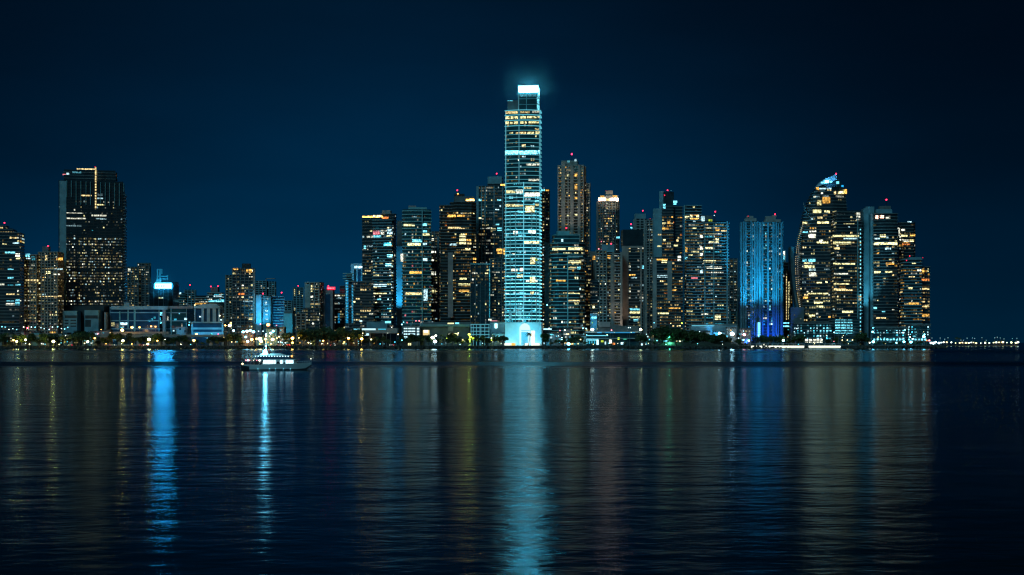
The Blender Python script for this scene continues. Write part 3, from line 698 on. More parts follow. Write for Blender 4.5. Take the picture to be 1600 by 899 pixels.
tower('apartment_tower', 'dark twin winged glass tower with blank grey left wall and cyan lamps near its peak', AP, 1640, -4, [
    V(1020, 1036, 326, 'wall', body='concrete_blue', d=24, lit=[(1028, 1033, 366, 368, 'warm', .9), (1027, 1034, 384, 386, 'yellow', 1.1)]),
    V(1034, 1052, 322, 'dark', dy=-3, fh=3.4, p=.4, pal='gold', zones=[(322, 340, 0), (340, 362, 1.1, 'gold', 1)], lit=[(1036, 1040, 319, 326, 'ice', 1.6), (1035, 1039, 348, 351, 'yellow', 1.6), (1035, 1039, 356, 360, 'amber', 1.6), (1043, 1047, 346, 350, 'amber', 1.5), (1036, 1040, 374, 377, 'yellow', 1.6)]),
    V(1030, 1037, 299, 'wall', dy=10, bot=327, d=5, body='concrete_blue'), V(1036, 1053, 300, 'wall', dy=4, bot=325, body='glass_dark'),
    V(1050, 1066, 322, 'dark', dy=2, p=.2, pal='gold', lit=[(1052, 1058, 314, 317, 'ice', 1.8), (1052, 1057, 318, 320, 'ice', 1.4), (1050, 1053, 346, 350, 'orange', 1.4), (1057, 1060, 374, 378, 'warm', 1.2), (1053, 1059, 382, 385, 'yellow', 1.6)])],
    masts=[(1043, 297, 301, 6), (1038.5, 305, 306, 2, 'red', 3, .6), (1048.5, 297, 301, 6, 'ice', .8, .3)])
tower('apartment_tower', 'lower amber lit wing with two pale blank piers, before the twin winged tower', AP, 1570, 3, [
    V(1019, 1067, 402, 'grey', sm='concrete_dark', p=.45, pal='gold', run=2.2, strips=[(1020, 1026, 404, 0, 'concrete', 1.4), (1043, 1050, 408, 470, 'concrete', 1.5), (1008, 1011, 400, 0, 'concrete_warm', 1)], lit=[(1021, 1043, 404, 407, 'amber', 1.3), (1034, 1042, 407, 411, 'yellow', 2), (1059, 1064, 400, 408, 'white', 1.8), (1027, 1045, 430, 434, 'cool', .8), (1028, 1045, 488, 491, 'yellow', 1.5), (1045, 1060, 481, 483, 'amber', 1.3)]),
    V(1006, 1022, 455, 'gridd', dy=8, p=.3)])
tower('apartment_tower', 'busy twin body residential tower with ornate lit ring at the top left', AP, 1580, 4, [
    V(1069, 1096, 321, 'grey', sm='concrete_blue', p=.55, pal='mix', zones=[(321, 336, .05), (338, 360, .3, 'pale'), (360, 510, .6, 'warm', 0)], strips=[(1069, 1070.3, 321, 0, 'teal_paint', 1.5)],
      lit=[(1079, 1091, 335, 337, 'amber', 1.5), (1079, 1091, 341, 343, 'amber', 1.5), (1078, 1082, 336, 342, 'yellow', 1.9), (1088, 1092, 336, 342, 'yellow', 1.9), (1069, 1077, 338, 341, 'yellow', 1.9), (1083, 1087, 345, 347, 'cool', 1.2), (1082, 1088, 356, 358.5, 'yellow', 1.6), (1071, 1074, 386, 394, 'amber', 1.3), (1070, 1074, 402, 406, 'ice', 1.5), (1080, 1090, 433, 436, 'pink', .9)]),
    V(1094, 1138, 346, 'grey', dy=-5, sm='concrete_blue', p=.6, pal='mix', strips=[(1135.5, 1137.5, 346, 0, 'concrete_blue', 1.6), (1101, 1102, 350, 0, 'teal_paint', 1.5), (1115, 1116, 350, 0, 'teal_paint', 1.5)], lit=[(1104, 1112, 356, 358.5, 'yellow', 1.5), (1118, 1124, 356, 361, 'amber', 1.4), (1127, 1137, 360, 362, 'warm', 1.4), (1094, 1098, 368, 372, 'white', 1.9), (1102, 1115, 369, 372, 'cyan', .8), (1118, 1123, 372, 376, 'yellow', 1.7), (1108, 1123, 377, 379, 'yellow', 1.4), (1094, 1098, 386, 390, 'white', 1.8), (1102, 1113, 386, 389, 'yellow', 1.9), (1094, 1098, 396, 400, 'white', 1.8), (1099, 1118, 407, 410, 'yellow', 1.5), (1104, 1128, 417, 420, 'white', 1.3), (1094, 1098, 423, 427, 'cool', 1.8), (1117, 1126, 492, 500, 'yellow', 1.7)]),
    V(1095, 1113, 337, 'wall', body='concrete_dark', bot=347, lit=[(1096, 1101, 338, 346, 'cool', 1.0), (1107, 1113, 343, 346, 'lime', .6)])], masts=[(1117.5, 330.5, 347, 3, 'red', 5, .8), (1116, 336, 347, 2, 'cool', 2, .5)], seed=3)
tower('apartment_tower', 'dim narrow far tower between the ornate ring tower and the blue twins', AP, 1760, 3, [
    V(1138, 1152, 404, 'grid', sm='concrete_dark', pm='concrete_dark', p=.4, pal='pale', run=1.3)])
for (a, b, tp, lab, extra, ms, fr) in (
    (1157, 1184, 346, 'left one of the two slim blue floodlit towers with ribbed walls', [V(1163, 1182, 341, 'wall', bot=347, dy=3, body='concrete'), V(1166, 1177, 337.5, 'wall', bot=342, dy=5, body='concrete')], [(1169, 337, 339, 4, 'red', 2, .4)], (1157, 1161, 1164, 1175, 1178, 1182)),
    (1186, 1223, 347, 'right one of the two slim blue floodlit towers, a little wider', [V(1193, 1220, 343, 'wall', bot=348, dy=3, body='concrete'), V(1195, 1212, 338, 'wall', bot=344, dy=5, body='concrete'), V(1206, 1213, 336, 'wall', bot=339, dy=6, body='concrete')], [(1211, 334.5, 338, 6, 'red', 5, .8)], (1186, 1190, 1199, 1209, 1212, 1216, 1220))):
    tower('apartment_tower', lab, AP, 1560, 0, [V(a, b, tp, 'grid', d=24, sm='rib_wall', pm='rib_wall', st=.10, ps=9, pw=1.0, p=.34, pal='blue', run=1.1, body='glass_dark',
        strips=[(x, x + (2.6 if i % 2 == 0 else 1.4), tp + 1, 0, 'rib_wall', 2.2) for i, x in enumerate(fr)])] + extra, masts=ms)
tower('apartment_tower', 'narrow dark tower with a bright cyan lamp halfway and one yellow window column', AP, 1640, 0, [
    V(1222, 1232, 410, 'dark', p=.1, pal='cool', lit=[(1222, 1226, 394, 399, 'white', 2.4), (1222, 1226, 400, 406, 'ice', 1.1)]), V(1222, 1228, 392, 'wall', dy=3, body='blue_wall', bot=411, lit=[(1222, 1226, 393, 399, 'white', 2.4), (1222, 1226, 400, 405, 'ice', 1.1)]),
    V(1226, 1238, 422, 'gridd', dy=-2, p=.2, lit=[(1227, 1229.5, 432, 500, 'warm', .9), (1231.5, 1234, 440, 500, 'yellow', .8)]), V(1222, 1237, 504, 'dark', dy=-6, p=.3, pal='cyan', lit=[(1224, 1236, 504, 506, 'ice', 1.6), (1222, 1237, 509, 511, 'ice', 1.8)])])
tower('apartment_tower', 'wide dark residential tower with a glowing cyan podium screen, right of the sail', AP, 1570, 3, [
    V(1299, 1346, 329, 'white', sm='concrete_dark', fh=3.5, body='glass_dark', p=.40, pal='warm', run=3.2, zones=[(329, 352, .15, 'pale'), (352, 480, .34, 'warm', 0), (480, 505, .1)],
      strips=[(1340, 1341, 340, 0, 'teal_paint', 1.6)],
      lit=[(1301, 1342, 367.5, 370.5, 'yellow', 1.2), (1302, 1330, 378, 382, 'yellow', 1.4), (1303, 1312, 387, 390, 'warm', 1.3), (1318, 1340, 372, 374, 'cool', 1.3), (1302, 1336, 411, 413.5, 'yellow', 1.7), (1303, 1325, 427, 429, 'white', 1.2), (1303, 1327, 443, 446, 'yellow', 1.4), (1303, 1322, 451, 454, 'warm', 1.4), (1316, 1333, 486, 489, 'yellow', 1.6), (1338, 1344, 332, 344, 'white', .7)]
      + [(1343.2, 1344.8, y, y + 2.4, 'ice', 1.3, 1.2) for y in range(358, 522, 6)]),
    V(1296, 1342, 498, 'teal', dy=-8, d=10, p=0, sm='concrete_dark', lit=[(1305 + i * 9.4, 1313 + i * 9.4, 499.6 + j * 3.9, 502 + j * 3.9, 'ice', 1.2) for i in range(3) for j in range(6)])])
tower('apartment_tower', 'dark tower behind a pair of pale blank walls, red beacon high above', AP, 1590, -4, [
    V(1360, 1402, 333, 'white', fh=3.5, sm='concrete_dark', body='glass_dark', fp='bow', p=.45, pal='warm', run=3.4, zones=[(333, 345, .0), (345, 366, .03), (366, 480, .40, 'warm', 0), (480, 512, .15)],
      lit=[(1368, 1372, 337, 342, 'rose', 5), (1375, 1381, 337, 341, 'rose', 7), (1384, 1391, 338, 342, 'white', 1), (1375, 1384, 367, 371, 'yellow', 2), (1366, 1402, 379, 383, 'yellow', 2.0), (1366, 1375, 372, 374, 'cool', 1.5), (1383, 1392, 387, 390, 'cool', 1.6), (1384, 1397, 411, 413.5, 'amber', 1.5), (1366, 1376, 424, 427, 'yellow', 1.9), (1383, 1394, 424, 427, 'yellow', 1.4), (1365, 1370, 480, 483, 'ice', 1.6), (1378, 1383, 486, 488, 'ice', 1.1), (1369, 1384, 496, 498, 'warm', 1.4)]),
    V(1366, 1394, 327, 'wall', bot=334, dy=3, body='concrete_blue'), V(1372, 1392, 322, 'wall', bot=329, dy=6, body='concrete_dark'),
    V(1345, 1357, 326, 'wall', dy=-2, d=18, body='concrete_blue'), V(1356, 1368, 334, 'wall', dy=4, d=16, body='concrete_blue'), V(1351, 1366, 323, 'wall', dy=9, d=8, body='concrete_blue')], masts=[(1385, 312, 324, 10, 'red', 7, .9)], seed=21)
tower('apartment_tower', 'stepped dark tower with a cool white rooftop lamp, right of the pale blank walls', AP, 1620, 5, [
    V(1400, 1430, 347, 'dark', fp='cham', p=.35, pal='warm', run=3, lit=[(1404, 1406, 357, 369, 'white', .8), (1408, 1414, 358, 361, 'white', 1.7), (1418, 1424, 346, 348.5, 'cool', 1.7), (1422, 1430, 366, 369, 'amber', 1.8), (1408, 1418, 367, 370, 'yellow', 1.2), (1411, 1420, 375, 378, 'white', 1.4), (1421, 1428, 375, 378, 'yellow', 1.9), (1410, 1422, 380, 383, 'orange', .9)])])
tower('apartment_tower', 'shorter blue grey tower with two red beacons near the right end of the skyline', AP, 1580, 0, [
    V(1407, 1440, 405, 'grey', sm='concrete_blue', fh=3.4, p=.35, pal='gold', run=2.4, lit=[(1425, 1431, 410, 412.5, 'yellow', 1.6), (1420, 1436, 473, 476, 'amber', 1.4), (1419, 1426, 449, 452, 'yellow', 1.4)]), V(1418, 1440, 402, 'wall', bot=406, dy=4, body='concrete_blue')], masts=[(1416.5, 406.5, 408, 0, 'red', 3, .6), (1421.5, 399.5, 403, 6, 'red', 3, .6), (1442, 402, 420, 8, 'red', 1.2, .5)])
tower('apartment_tower', 'last and smallest tower closing the skyline on the right, amber windows', AP, 1600, -6, [
    V(1436, 1453, 417, 'dark', p=.6, pal='gold', run=2.5, lit=[(1440, 1444, 420, 427, 'amber', 1.5), (1449, 1451, 420, 425, 'yellow', .9), (1440, 1452, 435, 439, 'orange', 1.1), (1441, 1452, 491, 495, 'amber', 1.2), (1441, 1452, 450, 453, 'warm', 1.2), (1441, 1452, 477, 480, 'warm', 1.3)])])
tower('apartment_block', 'plain grey block with a few small white windows in front of the sail base', 'apartment block', 1575, 0, [
    V(1233, 1256, 480, 'grey', sm='concrete_dark', so=.2, st=.6, body='concrete_dark', fh=4.4, p=.12, pal='cool', run=1)])
for i, (a, b, tp, lb) in enumerate([(1238, 1300, 506, 'glass podium with thin cyan lit columns below the sail tower'), (1362, 1416, 513, 'podium of sparkling cyan windows below the red beacon tower'), (1416, 1453, 508, 'podium dotted with white lights at the right end of the skyline')]):
    lit = []
    rr = random.Random(40 + i)
    for x in range(a + 3, b - 3, 5):
        if rr.random() < .8:
            for y in range(tp + 2, 530, 4):
                if rr.random() < .62: lit.append((x, x + rr.choice((1.4, 2.2, 3)), y, y + 2.2, rr.choice(('ice', 'cool', 'cyan', 'ice')), rr.choice((.5, 1, 1.6, 2.4))))
    if i == 0: lit += [(x, x + 4.4, 530, 535.5, 'white', 1.7) for x in (1258, 1264, 1270, 1276, 1281)]
    else: lit += [(x, x + 3, 529.5, 532, 'ice', rr.choice((1.5, 2.6))) for x in range(a + 3, b - 4, 5)]
    tower('podium_building', lb, 'podium', 1548, 0, [V(a, b, tp, 'teal', fh=4.2, st=.2, d=22, p=0, sm='concrete_dark', body='glass_teal', lit=lit, cap='concrete_dark')])

# the sail shaped tower: stacked floors following a curved outline
def sail():
    Y = 1590
    left = [(272, 1302), (280, 1292), (290, 1281), (300, 1274), (315, 1267), (335, 1260), (355, 1256), (380, 1253), (410, 1251.5), (450, 1252), (480, 1253), (500, 1254), (536, 1254)]
    right = [(272, 1303), (280, 1310), (290, 1318), (300, 1321), (312, 1323), (325, 1325), (536, 1325)]
    def ip(t, y):
        for (a, b), (c, d) in zip(t, t[1:]):
            if a <= y <= c: return b + (d - b) * (y - a) / (c - a)
        return t[-1][1]
    root = thing('sail_tower', 'sail shaped skyscraper with curved left edge and blue lit pointed peak', 'skyscraper', (wx(1288, Y), Y, GZ))
    TOWERS['x sail'] = (1252, 1325)
    RX = root.location.x
    X = lambda px: wx(px, Y) - RX
    Z = lambda py: wz(py, Y) - GZ
    # body as a loft
    ys = [536, 500, 480, 450, 410, 380, 355, 335, 315, 300, 292]
    m = MB(); k = m.mi('glass_dark')
    rings = []
    for y in ys:
        a, b = X(ip(left, y)), X(ip(right, y)); c = (b - a) * .16
        rings.append([(a, c, Z(y)), (a + (b - a) * .3, 1.0, Z(y)), (a + (b - a) * .62, 0, Z(y)), (b, c * .6, Z(y)), (b, 26, Z(y)), (a, 26, Z(y))])
    n = 6
    for r_ in rings: m.v += r_
    for i in range(len(rings) - 1):
        for j in range(n):
            j2 = (j + 1) % n
            m.f.append((i * n + j, i * n + j2, (i + 1) * n + j2, (i + 1) * n + j)); m.m.append(k)
    m.f.append(tuple((len(rings) - 1) * n + j for j in range(n))); m.m.append(k)
    m.build('facade', root)
    band = MB(); r = random.Random(9); wins = []
    y = 533.0; fpx = 3.55 * F / Y
    while y > 296:
        a, b = X(ip(left, y)), X(ip(right, y)); c = (b - a) * .16; W_ = b - a
        poly = [(a, c), (a + W_ * .3, 1.0), (a + W_ * .62, 0), (b, c * .6), (b, 26), (a, 26)]
        band.prism(offset(poly, .55), Z(y), Z(y) + .8, 'concrete_dark')
        p = .2 if y < 330 else .42
        fl = r.choice((.15, .5, 1, 1.3, 1.9)) * p
        for (p0, p1) in ((poly[0], poly[1]), (poly[1], poly[2]), (poly[2], poly[3])):
            e = Vector(p1) - Vector(p0); L = e.length; e /= L
            nc = max(1, int(L / 2.4)); cw = L / nc; q = 0
            while q < nc:
                if r.random() < fl * .55:
                    ln = min(nc - q, r.choice((1, 1, 2, 2, 3, 4)))
                    x = r.random(); lv = .04 if x < .2 else .13 if x < .45 else .38 if x < .7 else .85 if x < .93 else 1.8
                    ct_ = Vector(p0) + e * cw * (q + ln / 2)
                    
                    cc_ = pick(r, PAL['warm'])
                    for ci in range(ln):
                        if ci and r.random() < .15: continue
                        ct_ = Vector(p0) + e * cw * (q + ci + .5)
                        wins.append((lv, emit(cc_, lv), ct_.x, ct_.y, Z(y) + 2.0, cw * r.choice((.55, .7, .85)), r.choice((1.5, 1.9)), .07, math.atan2(e.y, e.x)))
                    q += ln
                else: q += 1
        y -= fpx
    def L(x0, x1, y0, y1, col, st, yy=-.3): wins.append((1e5 + st, emit(col, st), (X(x0) + X(x1)) / 2, yy, (Z(y0) + Z(y1)) / 2, X(x1) - X(x0), Z(y0) - Z(y1), .3, 0.0))
    for q in [(1277, 1283, 313, 321, 'yellow', .9), (1270, 1283, 328, 333, 'yellow', 1.1), (1288, 1296, 329, 332, 'yellow', 1.2), (1285, 1297, 308, 318, 'amber', .7), (1277, 1295, 346.5, 349.5, 'yellow', 1.7), (1254, 1261, 347, 350, 'yellow', 1.5), (1277, 1285, 339, 342, 'warm', .9), (1263, 1274, 366, 372, 'white', 1.8), (1254, 1262, 362, 364, 'ice', 1.3), (1276, 1294, 378, 380.5, 'yellow', 1.7), (1280, 1286, 375, 378, 'white', 1.5),
              (1263, 1274, 405, 409, 'ice', 1.7), (1254, 1260, 405, 409, 'ice', 1.4), (1256, 1272, 415, 419, 'yellow', 1.7), (1264, 1274, 420, 423, 'cool', 1.3), (1264, 1275, 426, 432, 'white', 1.2), (1276, 1284, 441, 443, 'yellow', 1.6), (1262, 1294, 458, 460, 'yellow', 1.4), (1255, 1262, 464, 467, 'amber', 1.7), (1272, 1285, 472, 474.5, 'yellow', 1.8), (1276, 1286, 478, 480.5, 'yellow', 1.7), (1264, 1273, 492, 494.5, 'yellow', 1.8), (1300, 1306, 413, 416, 'yellow', 1.4), (1310, 1319, 299, 303, 'yellow', 2.4), (1319, 1323, 296, 303, 'amber', 1.6), (1303, 1306, 299, 304, 'warm', 1.5), (1275, 1279, 293, 297, 'amber', 1.5), (1280, 1299, 294, 296, 'cool', .9)]:
        L(*q)
    band.build('floor_banding', root)
    wins.sort(key=lambda q: -q[0])
    for q in wins[:100]:
        o = bpy.data.objects.new('window', unit_window(q[1])); C.objects.link(o); o.parent = root
        o.location = (q[2], q[3], q[4]); o.rotation_euler = (0, 0, q[8]); o.scale = (q[5], q[7], q[6])
    m = MB()
    for q in wins[100:]:
        ca, sa = math.cos(q[8]), math.sin(q[8]); hl = q[5] / 2
        f = [(q[2] + x * ca - y_ * sa, q[3] + x * sa + y_ * ca) for x, y_ in ((-hl, -q[7]), (hl, -q[7]), (hl, 0), (-hl, 0))]
        m.prism(f, q[4] - q[6] / 2, q[4] + q[6] / 2, q[1], caps=False)
    m.build('window_lights', root, kind='stuff')
    # pointed peak with blue lit shell
    m = MB(); k = m.mi('blue_wall')
    pk = [(1277, 292), (1284, 283), (1292, 278), (1308, 271.5), (1309, 280), (1300, 284), (1290, 287)]
    o = len(m.v); n = len(pk)
    m.v += [(X(a), 4, Z(b)) for a, b in pk] + [(X(a), 16, Z(b)) for a, b in pk]
    m.f.append(tuple(range(n - 1, -1, -1))); m.m.append(k); m.f.append(tuple(n + i for i in range(n))); m.m.append(k)
    for i in range(n):
        j = (i + 1) % n; m.f.append((i, j, n + j, n + i)); m.m.append(k)
    m.build('peak_shell', root)
    m = MB(); k = m.mi('glass_dark')
    pk = [(1278, 293), (1288, 287), (1300, 284), (1308, 276), (1314, 282), (1321, 293)]
    n = len(pk)
    m.v += [(X(a), 5, Z(b)) for a, b in pk] + [(X(a), 22, Z(b)) for a, b in pk]
    m.f.append(tuple(range(n - 1, -1, -1))); m.m.append(k); m.f.append(tuple(n + i for i in range(n))); m.m.append(k)
    for i in range(n):
        j = (i + 1) % n; m.f.append((i, j, n + j, n + i)); m.m.append(k)
    pg = m.build('peak_glass', root)
    for a, b, c, d, col, st in ((1290, 1296, 281.5, 285.5, 'ice', 7), (1284, 1290, 284, 286, 'ice', 1.8), (1298, 1301, 282.5, 285, 'ice', 2), (1308, 1312, 283, 287, 'ice', 1.3), (1316, 1319, 289, 292.5, 'azure', 1.3)):
        q = MB(); q.box(X(a), X(b), 2.9, 3.9, Z(d), Z(c), glow(col, st)); q.build('peak_lamp', root)
    sl = bpy.data.lights.new('peak_floodlight', 'SPOT'); sl.spot_size = 1.6; sl.energy = 14000; sl.color = (.1, .5, 1); sl.shadow_soft_size = 1
    so = bpy.data.objects.new('peak_floodlight', sl); C.objects.link(so); so.parent = root; so.location = (X(1296), -4, Z(292)); so.rotation_euler = (math.radians(130), 0, math.radians(-10))
    mast(root, X(1309), 8, Z(273), 1.2, 'red', 6, .8)
    # beaded crescent balconies and outer fin on the left
    m = MB(); mm = MB()
    for i in range(0, 46):
        y = 352 + i * 3.0
        bulge = math.sin(math.pi * (i + 1) / 47) ** .7
        x_in = X(ip(left, y)); x_out = X(ip(left, y) - 1.0 - 7.5 * bulge)
        m.box(x_out, x_in, 3, 14, Z(y), Z(y) + .6, 'concrete_warm')
        if r.random() < .9: mm.ball((x_out + .6, 3, Z(y) + 1.3), .34, glow('warm', 1.3), 6, 4)
        if r.random() < .8: mm.ball(((x_out + x_in) / 2, 3, Z(y) + 1.3), .3, glow('white', .9), 6, 4)
    m.build('crescent_balcony', root); mm.build('bead_lights', root, kind='stuff')
    m = MB(); k = m.mi('concrete_blue')
    pts = []
    for i in range(13):
        y = 385 + i * (115 / 12); t = i / 12
        xo = 1237 + 16 * t ** 2.2; pts.append((xo, y, 6.0 - 2 * t))
    o = 0
    for (xo, y, w) in pts:
        m.v += [(X(xo), 8, Z(y)), (X(xo + w), 8, Z(y)), (X(xo + w), 20, Z(y)), (X(xo), 20, Z(y))]
    for i in range(12):
        for j in range(4):
            j2 = (j + 1) % 4; m.f.append((i * 4 + j, (i + 1) * 4 + j, (i + 1) * 4 + j2, i * 4 + j2)); m.m.append(k)
    m.f.append((0, 1, 2, 3)); m.m.append(k)
    m.build('curved_fin', root)
    for i, (xc, yc) in enumerate(((1258, 320), (1259, 327), (1262, 333))):
        q = MB(); pr_ = None
        for t in range(7):
            a = math.pi * (.95 + .6 * t / 6); p = (X(xc + 9 + 11 * math.cos(a)), 1.5, Z(yc - 2 - 9 * math.sin(a) * 1.0))
            if pr_: q.bar(pr_, p, .35, 'metal_grey', 5)
            pr_ = p
        q.build('crescent_rail', root)
sail()

# ------------------------------------------------------------------ water, land, sea wall
def water():
    m = bpy.data.materials.new('sea_water'); m.use_nodes = True
    t = m.node_tree
    for n in list(t.nodes): t.nodes.remove(n)
    N = lambda k, **a: (lambda n: ([setattr(n, x, y) for x, y in a.items()], n)[1])(t.nodes.new(k))
    L = t.links.new
    out = N('ShaderNodeOutputMaterial'); mixs = N('ShaderNodeMixShader')
    gl = N('ShaderNodeBsdfGlossy', distribution='BECKMANN'); df = N('ShaderNodeBsdfDiffuse')
    df.inputs['Color'].default_value = (0.002, 0.014, 0.018, 1)
    gl.inputs['Color'].default_value = (0.37, 0.52, 0.62, 1)
    g = N('ShaderNodeNewGeometry')
    def noise(scale, sx, sy, det=2.0, off=0.0, rough=.5):
        mp = N('ShaderNodeMapping'); mp.inputs['Scale'].default_value = (sx, sy, 1); mp.inputs['Location'].default_value = (off, off * .7, 0)
        mp.inputs['Rotation'].default_value = (0, 0, math.radians(off * 3 % 9 - 4))
        L(g.outputs['Position'], mp.inputs['Vector'])
        n = N('ShaderNodeTexNoise'); n.inputs['Scale'].default_value = scale; n.inputs['Detail'].default_value = det; n.inputs['Roughness'].default_value = rough
        L(mp.outputs[0], n.inputs['Vector']); return n.outputs['Fac']
    def math_(op, a, b):
        n = N('ShaderNodeMath', operation=op)
        for i, x in enumerate((a, b)):
            if isinstance(x, (int, float)): n.inputs[i].default_value = x
            else: L(x, n.inputs[i])
        return n.outputs[0]
    h1 = noise(1.1, .75, 1.0, 3, 3)       # small ripples
    h2 = noise(0.40, .7, 1.0, 3, 11)     # swell
    h3 = noise(0.13, .6, 1.0, 2, 5)
    h = math_('ADD', math_('MULTIPLY', h1, WV[0]), math_('ADD', math_('MULTIPLY', h2, WV[1]), math_('MULTIPLY', h3, WV[2])))
    bp = N('ShaderNodeBump'); bp.inputs['Strength'].default_value = 1.0; bp.inputs['Distance'].default_value = 1.0
    L(h, bp.inputs['Height'])
    # wind patches: slightly rougher and calmer areas
    wp = noise(0.012, .25, 1.0, 3, 8)
    r = N('ShaderNodeMapRange'); r.inputs['From Min'].default_value = .35; r.inputs['From Max'].default_value = .65
    r.inputs['To Min'].default_value = WR[0]; r.inputs['To Max'].default_value = WR[1]
    L(wp, r.inputs['Value'])
    # a wind streak crossing the bay, rougher than the water on both sides of it
    sx = N('ShaderNodeSeparateXYZ'); L(g.outputs['Position'], sx.inputs[0])
    yy = math_('ADD', sx.outputs['Y'], math_('MULTIPLY', math_('SUBTRACT', wp, .5), 160.0))
    band = None
    for c_, w_, s_ in ((455, 42, .30), (1010, 170, .12)):
        e = math_('MULTIPLY', math_('POWER', 2.718, math_('MULTIPLY', math_('POWER', math_('DIVIDE', math_('SUBTRACT', yy, c_), w_), 2.0), -1.0)), s_)
        band = e if band is None else math_('ADD', band, e)
    L(math_('ADD', r.outputs[0], band), gl.inputs['Roughness'])
    L(bp.outputs[0], gl.inputs['Normal'])
    fr = N('ShaderNodeFresnel'); fr.inputs['IOR'].default_value = 1.33
    L(bp.outputs[0], fr.inputs['Normal'])
    L(fr.outputs[0], mixs.inputs[0]); L(df.outputs[0], mixs.inputs[1]); L(gl.outputs[0], mixs.inputs[2])
    L(mixs.outputs[0], out.inputs[0])
    mb = MB(); k = mb.mi(m)
    mb.v = [(-7000, -300, 0), (7000, -300, 0), (7000, 12000, 0), (-7000, 12000, 0)]; mb.f = [(0, 1, 2, 3)]; mb.m = [k]
    mb.build('water', kind='structure')
WV = (0.026, 0.075, 0.10)
WR = (0.14, 0.20)
water()

# shoreline and quay ground
shore = [(-1500, 1478), (-700, 1480), (-400, 1483), (-120, 1479), (60, 1481), (180, 1484), (260, 1482), (330, 1497), (405, 1506), (452, 1512), (470, 1540), (480, 1640)]
land = MB(); k = land.mi('ground')
P = shore + [(500, 1900), (520, 2600), (560, 9000), (-6900, 9000), (-6900, 1478)]
land.prism([(x, y + 6) for x, y in P], -2, GZ, 'ground')
land.build('ground', kind='structure')
rk = MB(); rr = random.Random(2)
for (x0, y0), (x1, y1) in zip(shore, shore[1:]):
    Ls = math.hypot(x1 - x0, y1 - y0); nn = int(Ls / 3.0)
    for i in range(nn):
        for lev in range(3):
            t = (i + rr.random()) / nn
            x = x0 + (x1 - x0) * t; y = y0 + (y1 - y0) * t + lev * 2.2
            rk.ball((x, y, .3 + lev * 1.0), rr.uniform(.9, 1.7), 'rock', 5, 4, .7)
o = rk.build('sea_wall_rocks'); o['kind'] = 'stuff'; o['label'] = 'dark boulders of the sea wall along the whole waterfront'; o['category'] = 'rocks'
q = MB(); q.box(-1500, 440, 1512, 1526, GZ - .2, GZ + .05, 'asphalt'); q.build('road', kind='structure')

def nearest(px):
    best = None
    for lb, (a, b) in TOWERS.items():
        pass
    return best

LM = [(0, 60, 'the far left dark tower'), (60, 100, 'the glowing apartment pair'), (100, 175, 'the grey louvred mall'), (175, 235, 'the long blue hall'), (235, 300, 'the white billboard building'), (300, 352, 'the blue arched building'), (352, 400, 'the block with a black rooftop box'),
      (400, 445, 'the azure slab'), (445, 480, 'the teal windowless hall'), (480, 525, 'the red neon tower'), (525, 566, 'the azure tube tower'), (566, 628, 'the golden roofline tower'), (628, 690, 'the teal curved tower'), (690, 735, 'the amber black tower'), (735, 788, 'the teal grid building'),
      (788, 848, 'the floodlit landmark'), (848, 915, 'the teal banded stepped tower'), (915, 975, 'the glowing pavilion'), (975, 1025, 'the pale spined tower'), (1025, 1068, 'the twin winged tower'), (1068, 1140, 'the ornate ring tower'), (1140, 1186, 'the left blue twin'), (1186, 1228, 'the right blue twin'), (1228, 1300, 'the sail tower'),
      (1300, 1350, 'the cyan podium screen'), (1350, 1410, 'the pale blank walls'), (1410, 1460, 'the last towers on the right'), (1460, 1700, 'the open sea beyond the skyline')]
def landmark(px):
    for a, b, n in LM:
        if px < b: return n
    return LM[-1][2]
ORD = ['first', 'second', 'third', 'fourth', 'fifth', 'sixth', 'seventh', 'eighth', 'ninth', 'tenth', 'eleventh', 'twelfth']
def ordinal_labels(items, desc):
    """items: list of px; returns a label per item: its rank from the left among those before the same landmark"""
    out = [None] * len(items); by = {}
    for i, p in enumerate(items): by.setdefault(landmark(p), []).append((p, i))
    for n, l in by.items():
        l.sort()
        for k_, (p, i) in enumerate(l):
            out[i] = ('the only %s before %s' % (desc, n)) if len(l) == 1 else '%s %s from the left before %s' % (ORD[k_] if k_ < 12 else 'number %d' % (k_ + 1), desc, n)
    return out

# ------------------------------------------------------------------ low waterfront buildings
tower('mall_building', 'grey block with louvred slots below the black crowned tower, left half', 'mall', 1570, 0, [
    V(98, 131, 486, 'wall', body='concrete_blue', d=25, strips=[(101, 120, 493, 497.5, 'metal_dark', .15, 'louvre'), (101, 107, 500, 502, 'metal_dark', .15, 'louvre'), (110, 119, 500, 502, 'metal_dark', .15, 'louvre'), (101, 107, 504.5, 506.5, 'metal_dark', .15, 'louvre'), (110, 119, 504.5, 506.5, 'metal_dark', .15, 'louvre'), (101, 107, 509, 511, 'metal_dark', .15, 'louvre'), (110, 119, 509, 511, 'metal_dark', .15, 'louvre')]),
    V(98, 170, 478, 'wall', body='metal_dark', dy=14, d=20)])
tower('mall_building', 'grey block with louvred slots below the black crowned tower, right half', 'mall', 1568, 0, [
    V(132, 164, 485, 'wall', body='concrete_blue', d=25, strips=[(133, 153, 493, 498, 'metal_dark', .15, 'louvre'), (133, 142, 500, 511, 'metal_dark', .15, 'louvre')]), V(163, 174, 488, 'wall', body='concrete', dy=3, d=22)])
